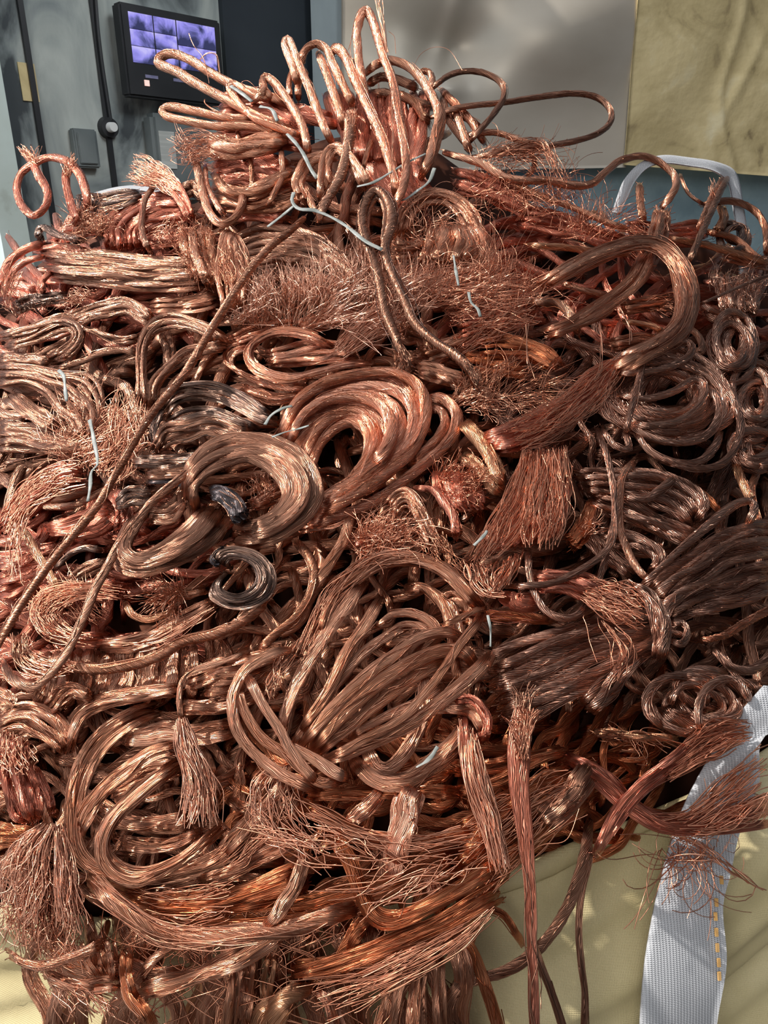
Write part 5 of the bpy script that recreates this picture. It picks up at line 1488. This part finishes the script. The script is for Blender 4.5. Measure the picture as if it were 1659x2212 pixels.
(T('C', 'red')
 .z(300, 1070, 330, 160, 210, 150, 40, 80, 4, 3.5, .4)
 .z(750, 1240, 280, 100, 150, 150, 50, 90, 4, 3, .4)
 .z(200, 850, 140, 60, 80, 200, 20, 40, 5, 3, .4)
 .b('-50,900 150,960 400,1080', '-50,1050 150,1100 350,1200', 5, 3.4)
 .b('300,1100 600,1180 900,1290', '300,1250 600,1300 850,1370', 5, 3.0)
 .b('900,1200 1100,1220 1300,1180', '900,1330 1100,1350 1350,1330', 5, 3.4)
 .done('copper_tuft', 'frayed wire tuft', 'wide frizzy mass of fine wire on the right shoulder of the heap', TUFT))
(T('C', 'copper')
 .w('150,830 350,760 440,770 500,960', '200,860 380,790 480,830 540,980', 34, 6.4, j1=6)
 .done('copper_tuft', 'frayed wire end', 'wisp of fine wires drooping below the long thin loop', TUFT))
(T('C', 'brown')
 .s('1440,965 1385,1070 1310,1240 1225,1430', 40, 6.8, turns=3, mat='brown')
 .s('1415,970 1350,1080 1280,1250', 38, 6.4, turns=3, mat='copper')
 .w('1350,1080 1340,1030 1350,970', '1380,1080 1370,1030 1370,985', 12, 6.4, j1=4)
 .done('copper_strand', 'wire strand', 'doubled strand standing upright inside the rear grey loop', LOOP))
(T('C', 'copper')
 .b('1370,1110 1400,1180 1360,1260', '1430,1130 1440,1190 1400,1280', 3, 4.6, mat='gold')
 .b('1450,1330 1550,1380 1680,1400', '1400,1420 1540,1450 1680,1480', 4, 3.6)
 .c(1460, 1290, 90, 80, 0, 5, 34, 3.6, mat='dark')
 .done('copper_hank', 'wire hank', 'jumbled strand ends around the foot of the rear grey loop', HANK))
(T('B', 'copper')
 .w('860,-30 880,100 930,340', '905,-30 905,120 940,340', 9, 8.5, j1=2, trim=.1)
 .w('940,500 955,750 945,1060', '955,500 965,750 950,1060', 3, 9, j1=2)
 .w('1085,400 1130,320 1210,280 1300,300 1380,420', '1090,400 1135,322 1212,282 1302,302 1382,422', 1, 6, j0=.2, j1=.5, trim=0)
 .w('700,300 730,190 760,130', '705,300 735,190 765,130', 2, 8, j1=1)
 .w('920,180 970,230 980,340', '925,180 975,230 985,340', 1, 8, j1=1)
 .done('loose_wire', 'loose wire', 'stray fine wires rising above the peak to the top edge', LOOP))
(T('A', 'copper')
 .w('960,150 990,230 1040,300 1075,430', '962,150 992,230 1042,300 1077,430', 2, 7, j0=.4, j1=1, trim=.05)
 .w('1000,330 1060,270 1110,280 1125,390', '1002,335 1062,275 1112,285 1127,390', 3, 7, j0=.5, j1=1.5, trim=.05)
 .w('1230,450 1240,415 1275,415 1330,480', '1232,450 1242,418 1277,418 1332,480', 1, 7, j0=.3, j1=.6, trim=0)
 .w('1060,490 1045,520 1090,560 1190,605', '1062,490 1047,522 1092,562 1192,607', 2, 6, j0=.5, j1=1, trim=0, r=WIRE*1.6)
 .done('loose_wire', 'loose wire', 'few stray wires curling up in front of the monitor', LOOP))

# ------------------------------------------------------------------ pale plastic twine
def twine(txt, crop, w, lift, label, th=0.35):
    Q = pts(txt, crop); L = np.linalg.norm(np.diff(Q[:, :2], axis=0), axis=1).sum()
    D, _ = resample(Q, int(max(14, L / 7)))
    P, N, t = heap_point(D[:, 0], D[:, 1], (lift + D[:, 2] + wob(len(D), L / 40, .2)) * .01)
    b = Buf(); R = 0.36 * w / CROP[crop][2] * t / FPX * (1 + wob(len(D), L / 25, .18))
    fluted(b, P, N, R, 4, L / 160, 0.35, 0.04)
    org = P.mean(0)
    o = b.build('plastic_twine', M_TWINE, None, org); o.location = org
    tag(o, label, 'twine', 'pale plastic twine on the heap')
twine('330,800 380,850 430,920 480,1020 512,1065', 'B', 24, 8.4, 'pale twine slanting down the left front of the peak')
twine('372,1150 362,1200 400,1245 500,1258 600,1300 700,1360 800,1440 900,1492', 'B', 28, 8.8, 'long pale twine knotted under the peak and running down right')
twine('215,1355 300,1290 378,1225', 'B', 22, 7.6, 'short pale twine slanting up to the knot below the peak')
twine('750,1115 850,1088 950,1030 1050,970 1160,918', 'B', 18, 8.4, 'thin pale twine crossing the hollow of the peak')
twine('945,1222 1040,1188 1110,1140 1180,1085 1212,1005', 'B', 18, 7.6, 'thin pale twine at the foot of the wide arching loop')
twine('1180,440 1240,480 1290,520', 'A', 20, 8.4, 'white twine scrap stuck on the narrow bight near the monitor')
twine('1330,545 1390,560 1420,620', 'A', 24, 8.2, 'white twine scrap behind the left facing bent loop')
twine('1465,420 1480,520 1495,600', 'E', 18, 8.6, 'short pale twine on the frayed mat right of the doubled rope')
twine('1555,640 1570,700 1610,740 1625,785', 'E', 22, 8.2, 'zigzag pale twine at the right of the frayed mat')
twine('535,20 560,130 582,280 545,330 538,420 525,505', 'G', 28, 7.4, 'kinked pale twine hanging over the red frizz on the left')
twine('350,1105 380,1140 390,1230 398,1290', 'D', 24, 6.4, 'short pale twine on the curving brown hank at the left')
twine('340,1430 375,1375 440,1335 500,1318', 'E', 22, 7.6, 'grey green twine tied between the dark hank and the bright coil')
twine('380,1505 460,1475 540,1455 600,1435', 'E', 14, 8.4, 'thin grey twine across the lower left of the bright coil')
twine('1370,865 1320,940 1250,1000', 'K', 34, 5.2, 'pale green twine showing in the gap right of the fanned hank')
twine('130,620 120,640 60,700', 'I', 18, 7.8, 'white twine scrap left of the draped wire fan')
twine('135,1080 150,1150 150,1250', 'I', 16, 7.4, 'thin pale twine beside the fold of the fanned hank')
